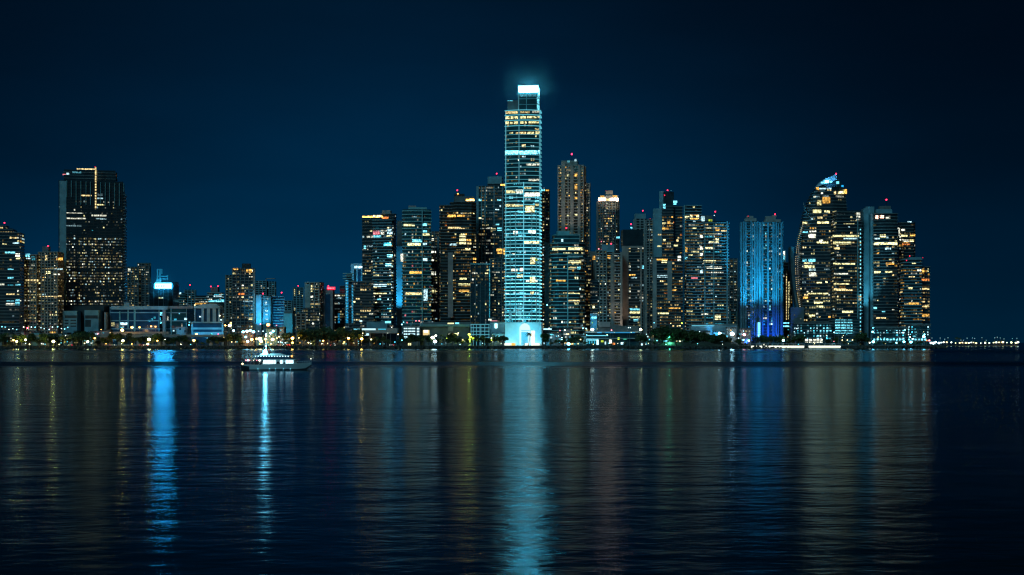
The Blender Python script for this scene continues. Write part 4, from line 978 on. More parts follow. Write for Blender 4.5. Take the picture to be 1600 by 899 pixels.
tower('exhibition_hall', 'long blue glass hall with thick roof fascia and frames, under the billboard', 'hall', 1580, 0, [
    V(172, 262, 482, 'glassb', d=40, ps=24, fh=9, p=.06, body='glass_blue', cap='blue_wall', lit=[(187, 199.5, 504, 508, 'cool', 1.8), (187, 194, 511, 512.5, 'ice', 1), (250, 253.5, 488, 493, 'ice', 1.6), (250, 253, 503, 506, 'ice', 1.3), (174, 179, 504, 510, 'yellow', .4), (207, 209.5, 511, 515, 'ice', 1.8), (236, 239, 498, 501, 'cyan', .8), (232, 235, 500, 503, 'cyan', .6), (240, 243, 495, 498, 'cyan', .5)],
      strips=[(174, 262, 478.5, 484, 'blue_wall', 2.5, 'fascia'), (254, 258.5, 484, 0, 'concrete_pink', 2.8, 'end_pier'), (186, 188, 487, 515, 'teal_paint', .9), (199, 201, 474, 515, 'teal_paint', .9), (209, 211.5, 484, 517, 'teal_paint', .9), (194, 202, 473, 480, 'blue_wall', 1.0)]),
    V(258, 302, 481, 'glassb', dy=5, d=34, ps=28, fh=9, p=.05, body='glass_teal', strips=[(258, 302, 478.5, 482.5, 'concrete_pink', 1.5, 'fascia'), (266, 268, 482, 525, 'teal_paint', .9)], lit=[(288, 292, 497, 500, 'cool', 1.8), (279, 281, 489, 491, 'ice', .8), (295, 297, 502, 505, 'ice', 1.2), (270, 273, 516, 518, 'cool', .9), (272, 276, 498, 501, 'cyan', .8), (252.5, 259.5, 480.5, 482.5, 'ice', 1.4, 3.0)])])
tower('service_building', 'small pink grey box building beneath the right end of the blue hall', 'building', 1560, 4, [
    V(275, 293, 511, 'wall', body='concrete_pink', d=14, strips=[(280, 283, 513, 516, 'glass_dark', .2, 'window_opening'), (288, 290, 516, 520, 'glass_dark', .2, 'window_opening')])])
# blue classical building
def arched():
    Y = 1575
    root = thing('civic_building', 'blue floodlit building with four tall openings over white balcony bands', 'building', (wx(324, Y), Y, GZ))
    X = lambda p: wx(p, Y) - root.location.x
    Z = lambda p: wz(p, Y) - GZ
    part('base_storeys', root, (X(299), X(349.5), 0, 22, 0, Z(504), MAT['glass_blue']))
    for a, b in ((503, 505), (512, 515), (519, 524)):
        part('balcony_band', root, (X(299), X(350), -1.2, 22.5, Z(b), Z(a), MAT['blue_wall']))
    for p in (299.5, 347):
        part('corner_pier', root, (X(p), X(p + 2.5), -1.6, 0.4, 0, Z(498 if p > 310 else 503), MAT['blue_wall']))
    part('upper_hall', root, (X(303.5), X(342), 4, 20, Z(504.5), Z(480), MAT['glass_blue']))
    for p0, p1 in ((303, 304.6), (314, 317.5), (322.5, 327), (331.5, 336.5), (340.5, 342.6)):
        part('column', root, (X(p0), X(p1), 2.2, 4.2, Z(504), Z(481.5), MAT['blue_wall']))
    m = MB()
    m.box(X(302.5), X(343), 1.8, 20.5, Z(482), Z(478.5), MAT['blue_wall'])
    m.prism([(X(306), 2.2), (X(341), 2.2), (X(341), 20), (X(306), 20)], Z(478.6), Z(475), 'blue_wall', [(X(318), 2.4), (X(338), 2.4), (X(338), 19), (X(318), 19)])
    m.build('roof', root)
    for p, q, c in ((312, 495, 'cool'), (343, 493.5, 'white'), (345, 500, 'cool'), (295, 508, 'ice'), (304, 477, 'yellow')):
        m = MB(); m.ball((X(p), 1.2, Z(q)), .8, glow(c, 2.5)); m.build('wall_lamp', root)
arched()
# billboard and scaffold on the dark building
def billboard():
    Y = 1748
    r_ = thing('billboard', 'blazing white illuminated billboard with scaffold tower, on the dark flat roof', 'billboard', (wx(255, Y), Y, wz(452, Y)))
    X = lambda p: wx(p, Y) - r_.location.x
    Z = lambda p: wz(p, Y) - r_.location.z
    part('light_panel', r_, (X(242), X(267.5), 0, 3, Z(451), Z(443.5), glow('azure', 60)))
    part('panel_trim', r_, (X(242), X(267.5), -.1, 3, Z(443.4), Z(441.6), glow('ice', 1.3)))
    m = MB()
    bl = MAT['blue_wall']
    for p in (245.5, 249.5): m.box(X(p) - .7, X(p) + .7, 1, 3, Z(443), Z(420.5), bl)
    m.box(X(244.8), X(253), .9, 3.1, Z(422), Z(420.3), bl); m.box(X(251.5), X(253), 1, 3, Z(428), Z(421), bl)
    m.box(X(246), X(262.5), 1, 3, Z(432.5), Z(431), bl); m.box(X(261), X(262.5), 1, 3, Z(437), Z(430), bl)
    m.box(X(248), X(262), 1.2, 2.8, Z(436.5), Z(435.5), bl); m.bar((X(242.5), 2, Z(443)), (X(246), 2, Z(432)), .7, bl); 
    m.box(X(244), X(251), 1.3, 2.6, Z(443), Z(436), bl)
    m.build('scaffold', r_)
    m = MB()
    for i in range(9):
        x = 244 + i * 2.6; m.box(X(x), X(x + 1.3), -.4, -.12, Z(449 - (i % 3) * .4), Z(446), glow('pink' if i > 5 else 'ice', 2.2))
    m.build('lettering', r_)
billboard()

def low_row():
    q = random.Random(12); x = -14; k = 0; ITEMS = []
    while x < 1165:
        w = q.uniform(9, 22)
        if not (785 < x + w / 2 < 850 or 552 < x + w/2 < 768 or 172 < x + w/2 < 352 or 910 < x + w/2 < 1002): ITEMS.append((x, x + w, q))
        x += w + q.uniform(0, 4)
    lbs = ordinal_labels([(a + b_) / 2 for a, b_, _ in ITEMS], 'low town house')
    for (a, b_, q), lb in zip(ITEMS, lbs):
        tp = q.uniform(513, 527)
        if a < 180: tp = q.uniform(517, 526)
        if 480 < a < 560: tp = q.uniform(520, 528)
        wm = q.choice(('concrete', 'concrete_warm', 'concrete_dark', 'teal_paint', 'concrete_pink', 'concrete_blue'))
        lit = []
        y = tp + 2.2
        while y < 537:
            xx = a + 1.2
            while xx < b_ - 2:
                if q.random() < .42:
                    ww = q.choice((1.0, 1.6, 2.6)); lit.append((xx, min(xx + ww, b_ - .6), y, y + 1.7, q.choice(('warm', 'yellow', 'white', 'cool', 'ice', 'amber', 'cyan') if a > 130 else ('warm', 'yellow', 'amber', 'ice', 'cyan', 'white', 'cool')), q.choice((.15, .4, .9, 1.6, 2.4))))
                xx += 2.9
            y += 4.6
        tower('town_house', lb, 'house', 1538, q.uniform(-6, 6), [V(a, b_, tp, 'wall', body=wm, d=12, cap='roofing', lit=lit)], seed=k, group='low houses behind the waterfront trees')
low_row()
def distant_row():
    q = random.Random(5); IT = []
    for (a, b_, lo, hi, Y, dens) in ((196, 360, 462, 480, 2250, 1), (400, 566, 468, 506, 2150, 1), (905, 1066, 430, 500, 1720, 1), (548, 630, 470, 505, 1700, 1), (1140, 1160, 440, 500, 1700, 1)):
        x = a
        while x < b_:
            w = q.uniform(6, 13); IT.append((x, x + w, q.uniform(lo, hi), Y + q.uniform(-60, 60))); x += w + q.uniform(0, 5)
    lbs = ordinal_labels([(i[0] + i[1]) / 2 for i in IT], 'small distant block')
    lbs = [l.replace(' before ', ' behind ') for l in lbs]
    for (a, b_, tp, Y), lb in zip(IT, lbs):
        m_ = q.choice(('concrete_dark', 'concrete_blue', 'concrete', 'teal_paint', 'concrete_pink'))
        tower('distant_block', lb, 'apartment block', Y, q.uniform(-8, 8), [V(a, b_, tp, q.choice(('grid', 'grey', 'gridw')), sm=m_, pm=m_, p=q.uniform(.25, .6), pal=q.choice(('pale', 'mix', 'gold', 'fresh')), run=1.2)], indiv=12, group='small blocks behind the front row')
distant_row()
def simple(name, label, cat, Y, boxes, lit=(), piers=()):
    x0 = min(b[0] for b in boxes); x1 = max(b[1] for b in boxes)
    root = thing(name, label, cat, (wx((x0 + x1) / 2, Y), Y, GZ))
    X = lambda p: wx(p, Y) - root.location.x
    Z = lambda p: wz(p, Y) - GZ
    for b in boxes:
        part(b[7] if len(b) > 7 else 'wall', root, (X(b[0]), X(b[1]), b[4], b[5], max(0, Z(b[3])) if b[3] else 0, Z(b[2]), MAT[b[6]] if b[6] in MAT else b[6]))
    for l in lit:
        part(l[7] if len(l) > 7 else 'window', root, (X(l[0]), X(l[1]), (l[6] if len(l) > 6 else 0) - .12, (l[6] if len(l) > 6 else 0) + .1, Z(l[3]), Z(l[2]), glow(l[4], l[5])))
    return root
simple('canopy_building', 'long low terminal with a wide flat canopy and a cyan white light strip', 'building', 1545, [
    (553, 622, 513, 521, -8, 26, 'concrete', 'canopy_roof'), (556, 620, 521, 0, 4, 24, 'glass_dark'), (558, 560, 521, 0, -5, -4, 'concrete', 'column'), (578, 580, 521, 0, -5, -4, 'concrete', 'column'), (598, 600, 521, 0, -5, -4, 'concrete', 'column'), (572, 604, 503, 513, 6, 22, 'concrete_blue', 'upper_block')],
    lit=[(554, 565, 514, 515.5, 'ice', .9, -8.1), (567, 588, 513.6, 516.2, 'cool', 1.2, -8.1), (592, 604, 514, 515.5, 'cyan', 1.0, -8.1), (554, 558, 521.5, 525, 'white', 1.3, 3.8), (562, 567, 520.5, 525, 'white', 1.5, 3.8), (569, 576, 521, 524.5, 'cool', 1.2, 3.8), (601, 610, 502, 505, 'ice', 1.6, 5.8), (561, 565, 500.5, 503, 'cool', 1.6, 5.8)])
simple('office_pavilion', 'small office with four bright white window strips, below the teal curved tower', 'office', 1540, [
    (630, 656, 510.5, 0, 0, 16, 'concrete_dark'), (629.5, 656.5, 509.5, 511, -.6, 16.5, 'concrete', 'roof')],
    lit=[(x, x + w_, y, y + 1.9, 'cool', 1.5) for y in (512.6, 517, 521.3, 525.6) for x, w_ in ((631, 2), (633.6, 3), (638, 5), (643.6, 5))] + [(651.5, 655, y, y + 2.4, 'cool', 1.6) for y in (512.6, 517, 521.5)] + [(637.5, 642.5, 536, 540, 'yellow', 1.4), (630, 634, 529, 531.5, 'ice', 1.5)])
simple('shopping_hall', 'broad low hall with stepped flat roofs and warm shop windows', 'hall', 1550, [
    (656, 735, 507, 510.5, -3, 26, 'concrete_blue', 'roof'), (658, 733, 510, 0, 0, 24, 'concrete_dark'), (660, 736, 503.5, 507.5, 6, 22, 'concrete_dark', 'upper_roof'), (700, 706, 510, 518, -2, -.3, 'concrete', 'bay'), (706, 708, 510, 518, -2, -.3, 'concrete', 'bay')],
    lit=[(661, 671, 516, 524, 'warm', .9), (662, 669, 516, 520, 'white', 1.6, -.1), (699, 704, 521, 524, 'white', 1.4), (704, 708, 521, 524, 'orange', .9), (709, 716, 521, 524.5, 'yellow', 1.5), (699, 709, 504.5, 506.5, 'yellow', 1.3, 5.9), (711, 717, 504, 506.5, 'ice', 1.4, 5.9), (722, 724, 530, 533.5, 'warm', 1.4), (726, 728.5, 530, 534, 'white', 1.5)])
g_ = simple('grid_building', 'open framed five storey building of teal lit beams, left of the landmark podium', 'building', 1542, [
    (736, 764, 508, 0, 3, 20, 'glass_dark', 'core')], lit=[(757, 761, 527, 532, 'amber', .5, 2.6)])
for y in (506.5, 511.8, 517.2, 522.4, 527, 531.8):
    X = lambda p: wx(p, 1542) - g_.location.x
    part('floor_beam', g_, (X(735), X(765), 0, 3.2, wz(y + 1.1, 1542) - GZ, wz(y, 1542) - GZ, glow('ice', .42)))
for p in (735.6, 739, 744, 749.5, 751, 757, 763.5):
    part('column', g_, (X(p), X(p + .9), -.3, .9, 0, wz(506.6, 1542) - GZ, glow('ice', .38)))
simple('lobby_building', 'low block washed by turquoise floodlight, directly left of the landmark podium', 'building', 1548, [
    (765.5, 788.5, 504, 0, 0, 18, 'blue_wall'), (765, 789, 503, 504.5, -.5, 18.5, 'concrete_dark', 'roof')],
    lit=[(773, 777, 506, 513, 'cool', 3.2), (772, 781, 523.5, 526.5, 'white', 2.2), (782.5, 787.5, 523, 527, 'white', 1.6)])
simple('tent', 'white pointed tent roof glowing above the turquoise washed block', 'tent', 1560, [(763, 777, 500.5, 502.5, 0, 8, 'white_paint', 'canopy')], lit=[(763, 768, 498.5, 501.5, 'white', 1.3), (768, 777, 501, 502.2, 'pink', .8)])
simple('waterfront_pavilion', 'glowing two storey glass pavilion with blue roof edge by the water', 'pavilion', 1538, [
    (915, 1000, 518, 520.2, -2, 22, 'blue_wall', 'roof'), (916, 999, 520, 0, 3, 20, 'glass_teal'), (915, 1000, 528.5, 529.6, -1.5, 4, 'blue_wall', 'floor_edge'), (935, 999, 509, 518, 8, 18, 'concrete_dark', 'upper_block'), (936, 954, 503, 511, 6, 16, 'concrete', 'sloped_wing')],
    lit=[(916, 950, 524, 525.2, 'ice', 1.0, -1.7), (916, 935, 529.8, 530.8, 'ice', .9, -1.7), (933, 940, 519.8, 520.6, 'azure', 1.5, -2.2), (945, 992, 519.8, 520.6, 'azure', .9, -2.2), (916, 918, 530, 537.5, 'ice', .8), (919, 932, 531, 532.4, 'ice', 1.2), (920, 922, 533, 537.5, 'cyan', .8), (924, 926, 533, 537.5, 'cyan', .8), (928, 930, 533, 537.5, 'cyan', .8), (932, 935.5, 531, 539, 'cool', 1.7), (939, 943, 532, 535, 'lime', .7), (945, 947, 534, 538.5, 'cool', 1.5), (952, 955.5, 531, 538, 'white', 2.6), (957, 961, 536, 539, 'orange', 1.3), (965, 968, 527.5, 531, 'lime', 1.2), (970, 975, 535, 538.5, 'cool', 1.8), (974, 979, 529, 531, 'green', .6), (1001, 1004, 537, 540, 'cool', 1.8), (1003, 1010, 529, 533, 'green', .6), (1008, 1010.5, 533.5, 539, 'cyan', .7), (1012, 1014, 533.5, 539, 'cyan', .6)])
simple('terrace_wall', 'pale arched terrace wall with an orange lit edge, right of the pavilion', 'wall', 1545, [(1023, 1026, 516, 0, 0, 3, 'concrete_dark'), (1030, 1042, 515, 0, 4, 10, 'concrete')], lit=[(1024.5, 1028, 517, 530, 'orange', .8, -.2), (1018, 1021, 522, 527, 'warm', 1.3, 0)])
simple('marina_store', 'low cyan fronted waterfront store, immediately right of the landmark podium', 'shop', 1540, [(848, 868, 522, 0, 0, 14, 'concrete_dark'), (848, 868, 520.5, 522.5, -1, 14, 'concrete', 'roof')], lit=[(848, 866, 522.8, 523.8, 'ice', 1.6), (849, 852, 526, 529, 'ice', .9), (854, 857, 525.5, 529.5, 'cyan', .9), (859, 863, 526, 529, 'cool', .8), (849, 862, 513.5, 515.5, 'cool', 1.5), (896, 915, 511.5, 513.5, 'white', .1)])
simple('blue_annex', 'low pale blue annex at the feet of the ornate ring tower', 'building', 1556, [(1080, 1152, 508, 0, 0, 16, 'blue_wall'), (1079, 1153, 507, 508.3, -.6, 16.5, 'concrete', 'roof')], lit=[(1081, 1116, 508.8, 509.6, 'ice', .9, -.7)])
simple('light_stair', 'glowing white stair shaft between the blue floodlit towers', 'stair', 1554, [(1182.5, 1188, 504, 0, 0, 4, 'concrete', 'shaft')], lit=[(1184, 1188, y, y + 2.3, 'ice', 1.7) for y in range(504, 526, 3)])
# bright waterside promenade with railing
def promenade(label, a, b, Y, gap=()):
    root = thing('promenade_wall', label, 'promenade', (wx((a + b) / 2, Y), Y, 0))
    X = lambda p: wx(p, Y) - root.location.x
    part('quay', root, (X(a), X(b), 0, 12, -1, 2.2, MAT['concrete']))
    part('light_strip', root, (X(a) + .5, X(b) - .5, -.3, 0, 1.2, 2.9, glow('white', 2.0)))
    n = int((b - a) / 8)
    for i in range(n + 1):
        x = X(a + (b - a) * i / n)
        part('railing_post', root, (x - .12, x + .12, .2, .45, 2.2, 5.0, MAT['white_paint']))
    part('handrail', root, (X(a), X(b), .22, .42, 4.9, 5.15, MAT['white_paint']))
promenade('long bright white lit promenade edge with railing, under the blue floodlit towers', 1173, 1257, 1488)
promenade('shorter bright white lit promenade edge with railing, before the sail tower podium', 1263, 1314, 1492)
# elevated viaduct on the left
def viaduct():
    Y = 1534
    root = thing('viaduct', 'elevated concrete road bridge on pillars across the left waterfront', 'bridge', (wx(160, Y), Y, GZ))
    X = lambda p: wx(p, Y) - root.location.x
    Z = lambda p: wz(p, Y) - GZ
    part('deck', root, (X(-60), X(262), -5, 5, Z(527), Z(524.5), MAT['concrete']))
    part('deck', root, (X(262), X(352), -5, 5, Z(526.8), Z(524.7), MAT['concrete']))
    part('parapet', root, (X(-60), X(352), -5.4, -5.05, Z(525.5), Z(523.2), MAT['concrete_warm']))
    part('ramp', root, (X(135), X(262), 7, 14, Z(522.5), Z(518.5), MAT['concrete_warm']))
    for p in (-30, 2, 40, 75, 112, 150, 187, 217, 250, 290, 330):
        part('pillar', root, (X(p) - 1.6, X(p) + 1.6, -3, 3, 0, Z(527) + .01, MAT['concrete']))
    return Z(524.5) + GZ, Y
VZ, VY = viaduct()
# flood lights of the place (the fittings that wash the walls)
def flood(px, py, Y, tx, ty, TY, power, col, ang=50, r=1.0, blend=.6):
    l = bpy.data.lights.new('floodlight', 'SPOT'); l.energy = power; l.color = col; l.spot_size = math.radians(ang); l.spot_blend = blend; l.shadow_soft_size = r
    o = bpy.data.objects.new('floodlight', l); C.objects.link(o)
    o.location = (wx(px, Y), Y, wz(py, Y))
    d = Vector((wx(tx, TY), TY, wz(ty, TY))) - o.location
    o.rotation_euler = d.to_track_quat('-Z', 'Y').to_euler()
ICE, AZ, BL = (.25, .85, 1.0), (.04, .55, .95), (.01, .12, 1.0)
flood(805, 537, 1500, 805, 515, 1530, 34000, (.12, .8, 1.0), 95)
flood(835, 537, 1500, 838, 515, 1530, 28000, (.08, .7, 1.0), 95)
flood(777, 530, 1530, 777, 512, 1548, 9000, (.1, .75, 1.0), 100)
for px, tx in ((1166, 1168), (1176, 1174), (1196, 1198), (1210, 1210)):
    flood(px, 537, 1536, tx, 512, 1560, 60000, BL, 64)
    flood(px, 537, 1520, tx, 420, 1560, 520000, (.02, .55, .95), 36)
flood(624, 520, 1590, 624, 440, 1620, 330000, AZ, 40)
flood(406, 512, 1610, 406, 490, 1640, 110000, AZ, 50)
flood(420, 512, 1605, 420, 485, 1640, 40000, AZ, 50)
flood(452, 515, 1630, 452, 500, 1660, 16000, (.02, .5, .8), 70)
flood(435, 512, 1670, 435, 490, 1700, 40000, AZ, 60)
flood(558, 500, 1690, 559, 420, 1720, 130000, AZ, 60)
flood(324, 532, 1530, 324, 492, 1575, 90000, AZ, 75)
flood(230, 527, 1545, 230, 490, 1580, 16000, (.03, .45, .8), 100)
flood(280, 527, 1545, 280, 495, 1580, 13000, (.02, .45, .9), 100)
flood(252, 452, 1735, 252, 432, 1748, 26000, (.02, .6, 1.0), 100)
flood(928, 505, 1570, 928, 500, 1584, 5000, AZ, 100)
flood(1115, 530, 1535, 1115, 512, 1556, 26000, (.05, .5, 1.0), 110)
flood(142, 530, 1530, 138, 500, 1568, 22000, (.25, .7, 1.0), 100)
flood(956, 330, 1745, 956, 306, 1780, 60000, (1, .8, .55), 60)
flood(1360, 534, 1545, 1358, 430, 1590, 260000, (.15, .75, 1.0), 35)
for tx in (880, 893, 905): flood(tx, 400, 1740, tx, 300, 1800, 30000, (1, .8, .6), 45)
flood(975, 525, 1570, 977, 450, 1610, 22000, (1, .75, .55), 60)
flood(704, 505, 1560, 704, 450, 1590, 14000, (1, .8, .7), 45)

# ------------------------------------------------------------------ street lamps and light globes
def lamp_root(h, col, st, r, arm=True):
    t = thing('street_lamp', 'x', 'street lamp')
    m = MB(); m.bar((0, 0, 0), (0, 0, h), .16, 'metal_grey', 6, .09)
    if arm: m.bar((0, 0, h - .1), (1.4, 0, h + .3), .08, 'metal_grey', 5)
    m.build('pole', t)
    b = MB(); b.ball((1.4 if arm else 0, 0, h + .2), r, glow(col, st), 8, 6, .8); b.build('lamp_head', t)
    return t
LAMPS = [ # px, py, Y, colour, strength, radius
    (43, 513, 1536, 'red', 26, 1.1), (21, 532, 1496, 'amber', 9, .8), (26, 534, 1494, 'yellow', 8, .9), (40, 531.5, 1495, 'yellow', 8, .9), (83.5, 534, 1494, 'lime', 16, 1.3), (102.5, 525, 1500, 'white', 5, .6), (137, 534.5, 1495, 'lime', 12, 1.0), (148, 529, 1500, 'amber', 8, .8), (153, 522, 1540, 'pink', 6, .8), (158, 516, 1545, 'orange', 6, .8), (191, 516.5, 1530, 'amber', 14, 1.3), (192, 533, 1494, 'lime', 11, 1.1),
    (206, 512, 1535, 'amber', 7, .9), (218, 512, 1535, 'amber', 7, .8), (236, 510.5, 1535, 'orange', 7, .8), (243, 511, 1535, 'orange', 6, .7), (233, 531, 1494, 'yellow', 14, 1.2), (231, 538, 1492, 'white', 9, 1.2), (246, 533, 1494, 'amber', 8, .7), (258, 531, 1496, 'white', 4, .7), (303, 532.5, 1495, 'amber', 11, 1.0), (307, 523, 1530, 'orange', 9, .9), (331, 523, 1532, 'green', 5, 1.0), (341, 522.5, 1532, 'red', 5, .9),
    (352, 509, 1545, 'amber', 8, .8), (359, 509, 1545, 'yellow', 11, 1.3), (361, 505, 1550, 'amber', 7, .7), (365, 517, 1530, 'cool', 6, 1.4),
    (380, 519, 1510, 'ice', 10, 1.7), (386, 518, 1512, 'cool', 10, 1.6), (391, 517, 1512, 'ice', 9, 1.6), (396, 519, 1508, 'ice', 10, 1.8), (384, 527, 1500, 'ice', 8, 1.4), (387, 534, 1496, 'cool', 9, 1.5), (407, 507, 1560, 'pink', 5, .9), (419, 508, 1545, 'orange', 8, 1.4), (423, 521, 1505, 'cool', 10, 1.5), (427, 518, 1508, 'ice', 9, 1.5), (432, 509, 1550, 'pink', 4, .8), (404, 518, 1535, 'cool', 4, .8), (411, 518, 1535, 'cool', 4, .8),
    (393.5, 531, 1494, 'amber', 9, 1.1), (401, 530, 1494, 'amber', 6, .9), (406, 530, 1496, 'warm', 11, 1.3), (408, 534, 1494, 'warm', 8, 1.1), (415, 530.5, 1496, 'amber', 9, 1.0), (426, 531, 1494, 'warm', 9, 1.2), (435, 535, 1494, 'cool', 4, .8), (441, 536, 1494, 'ice', 4, .8), (446, 536, 1494, 'cool', 4, .9), (457, 529, 1496, 'amber', 13, 1.2), (457, 536, 1494, 'amber', 6, .9), (505, 533, 1496, 'amber', 7, .8), (482, 536, 1494, 'yellow', 4, .6),
    (489, 506, 1590, 'white', 8, 1.1), (538, 535, 1494, 'amber', 5, .7), (544.5, 529, 1496, 'amber', 10, 1.0), (565, 530, 1496, 'amber', 11, 1.1), (580, 531, 1496, 'yellow', 4, .7), (594, 538, 1494, 'cyan', 4, .7), (617, 535, 1496, 'cyan', 4, .8), (622, 523, 1520, 'warm', 7, .9), (628, 532, 1500, 'ice', 5, .8), (606, 521, 1520, 'white', 3, .5), (628, 507.5, 1540, 'ice', 7, 1.0), (630.5, 504, 1545, 'ice', 5, .8), (612, 512, 1535, 'white', 5, .6), (650, 502, 1545, 'pink', 5, .7), (655, 502, 1548, 'pink', 4, .9),
    (676, 528, 1500, 'white', 14, 2.0), (681, 525, 1502, 'white', 9, 1.2), (680, 534, 1494, 'cool', 26, 1.9), (698, 529, 1505, 'lime', 4, .8), (716, 521, 1538, 'yellow', 5, .9), (733, 523, 1515, 'lime', 11, 1.5), (735, 527, 1512, 'lime', 7, 1.5), (734, 531, 1510, 'lime', 6, 1.3), (739, 529, 1512, 'lime', 2, 1.6), (768, 529, 1515, 'white', 6, .9), (768, 532, 1512, 'lime', 4, 1.0), (798, 538, 1494, 'white', 3, .5), (783, 537, 1494, 'white', 3, .5),
    (849, 500, 1570, 'cool', 6, .8), (855, 477, 1565, 'ice', 9, .9), (848.5, 399, 1590, 'cool', 4, .7), (858, 514, 1545, 'cool', 8, 1.1), (875, 517, 1530, 'pink', 4, .8), (882.5, 516.5, 1530, 'white', 6, 1.0), (888.5, 538, 1490, 'ice', 22, 1.8), (878, 528, 1500, 'cool', 5, .7), (878, 531, 1500, 'cool', 4, .7), (907, 531, 1500, 'warm', 5, .8), (911, 513.5, 1535, 'ice', 6, 1.0), (916, 514, 1535, 'ice', 6, .9), (925.5, 515.5, 1525, 'white', 24, 1.8), (925.5, 505, 1540, 'lime', 4, .7), (955.5, 516.5, 1530, 'pink', 5, .9),
    (982, 512.5, 1540, 'cool', 4, .7), (985, 512.5, 1540, 'cool', 4, .7), (1001, 515.5, 1525, 'yellow', 24, 1.5), (1045.5, 526.5, 1505, 'green', 8, 1.3), (1065.5, 505.5, 1550, 'lime', 8, 1.1), (1022, 505, 1560, 'ice', 4, .7), (1048, 506, 1555, 'yellow', 4, .6),
    (1124.5, 521.5, 1520, 'cool', 22, 1.8), (1144, 522, 1520, 'cool', 34, 2.4), (1163, 523.5, 1518, 'pink', 16, 1.7), (1154, 529, 1510, 'cool', 4, .8), (1162, 531.5, 1505, 'cool', 6, .9), (1133, 528, 1510, 'cool', 3, .7), (1170, 532, 1500, 'green', 2, 1.4), (1170, 533, 1496, 'white', 3, 1.2), (1224, 532.5, 1500, 'cool', 14, 1.3), (1231, 527, 1520, 'warm', 2, .6),
    (1303.5, 520, 1530, 'ice', 8, 1.0), (1316, 532, 1510, 'warm', 5, .8), (1324, 532, 1510, 'warm', 5, .8), (1332, 532, 1510, 'warm', 5, .8), (1359, 536, 1515, 'white', 6, 1.0), (1364.5, 534.5, 1520, 'ice', 16, 1.6), (1363.5, 519, 1528, 'ice', 9, 1.2), (1364, 513, 1530, 'ice', 5, .9), (1414, 516, 1528, 'ice', 7, 1.1), (1412.5, 534.5, 1520, 'ice', 14, 1.4), (1400.5, 536, 1520, 'ice', 9, 1.1), (1423.5, 535, 1522, 'ice', 15, 1.5), (1426, 530, 1525, 'cool', 7, 1.1), (1422, 527, 1525, 'cool', 6, 1.0), (1443.5, 526.5, 1530, 'ice', 17, 1.7), (1444.5, 523, 1532, 'ice', 8, 1.1), (1452, 532.5, 1530, 'pink', 4, 1.2), (1448, 532.5, 1530, 'orange', 3, 1.0),
    (1303, 534, 1500, 'pink', 3, .6), (1252, 532, 1505, 'pink', 3, .6), (1241, 519, 1530, 'cool', 3, .6), (1245, 514, 1535, 'cool', 5, .7)]
_lr = random.Random(31)
for x in (3, 8, 14, 20, 26, 37, 43, 49, 55, 64, 69, 77, 82, 90, 96, 101, 106):
    LAMPS.append((x, _lr.uniform(511, 515.5), 1534, _lr.choice(('ice', 'cool', 'ice', 'orange' if x < 30 else 'cool', 'white', 'pink' if 40 < x < 60 else 'ice')), _lr.choice((2.5, 5)), .8))
for i in range(95):
    x = _lr.uniform(2, 1160) if i < 75 else _lr.uniform(1180, 1450)
    if 786 < x < 848 or 375 < x < 400: continue
    c_ = _lr.choice(('amber', 'yellow', 'white', 'warm', 'cool', 'ice', 'warm', 'white') if x < 600 else ('white', 'cool', 'ice', 'warm', 'cyan', 'yellow'))
    if _lr.random() < .5: LAMPS.append((x, _lr.uniform(536.5, 539), 1490, c_, _lr.choice((1.5, 3, 5)), .5))
    else: LAMPS.append((x, _lr.uniform(524, 534) - (6 if x > 560 else 0), 1536, c_, _lr.choice((2, 3, 5)), .6))
COLW = {'ice': 'cyan white', 'cool': 'cold white', 'lime': 'yellow green', 'amber': 'amber', 'orange': 'orange', 'pink': 'pinkish', 'green': 'green', 'red': 'red', 'cyan': 'cyan', 'white': 'warm white', 'yellow': 'yellow', 'warm': 'golden'}
for col in sorted(set(l[3] for l in LAMPS)):
    grp = [l for l in LAMPS if l[3] == col]
    labs = ordinal_labels([l[0] for l in grp], '%s lamp' % COLW[col])
    for (px, py, Y, c_, st, r_), lb in zip(grp, labs):
        lb = lb.replace('only', 'only one of').replace('of the', 'of') if False else lb
        lb = lb.replace('the only %s waterfront lamps' % COLW[col], 'the only %s waterfront lamp' % COLW[col])
        hh = max(1.2, wz(py, Y) - GZ)
        if c_ in ('amber', 'lime', 'yellow', 'orange', 'warm') and px < 600: r_ *= 1.45; st *= 1.9
        if c_ == 'lime': c_ = 'yellow' if px < 600 else 'lime'; st *= .45
        t = lamp_root(hh, c_, st, r_ * (.75 if r_ < 1.2 else .9), arm=r_ < 1.0 and hh > 5)
        t.location = (wx(px, Y) - (1.4 if (r_ < 1.0 and hh > 5) else 0), Y, GZ); t['label'] = lb; t['group'] = 'street lamps along the waterfront'
# sodium wash on the quay by the amber lamps
for px, Y, e, c_ in ((400, 1497, 2600, (1, .45, .05)), (415, 1497, 2200, (1, .45, .05)), (83, 1492, 1100, (1, .85, .1)), (192, 1492, 700, (1, .8, .1)), (233, 1492, 1000, (1, .7, .1)), (457, 1497, 900, (1, .5, .05)), (565, 1496, 500, (1, .5, .05)), (30, 1493, 900, (1, .75, .1)), (733, 1510, 1500, (.7, 1, .1)), (1046, 1503, 700, (.1, .9, .5))):
    l = bpy.data.lights.new('lamp_glow', 'POINT'); l.energy = e * 8.0; l.color = c_; l.shadow_soft_size = .5
    o = bpy.data.objects.new('lamp_glow', l); C.objects.link(o); o.location = (wx(px, Y), Y - 2, 7)

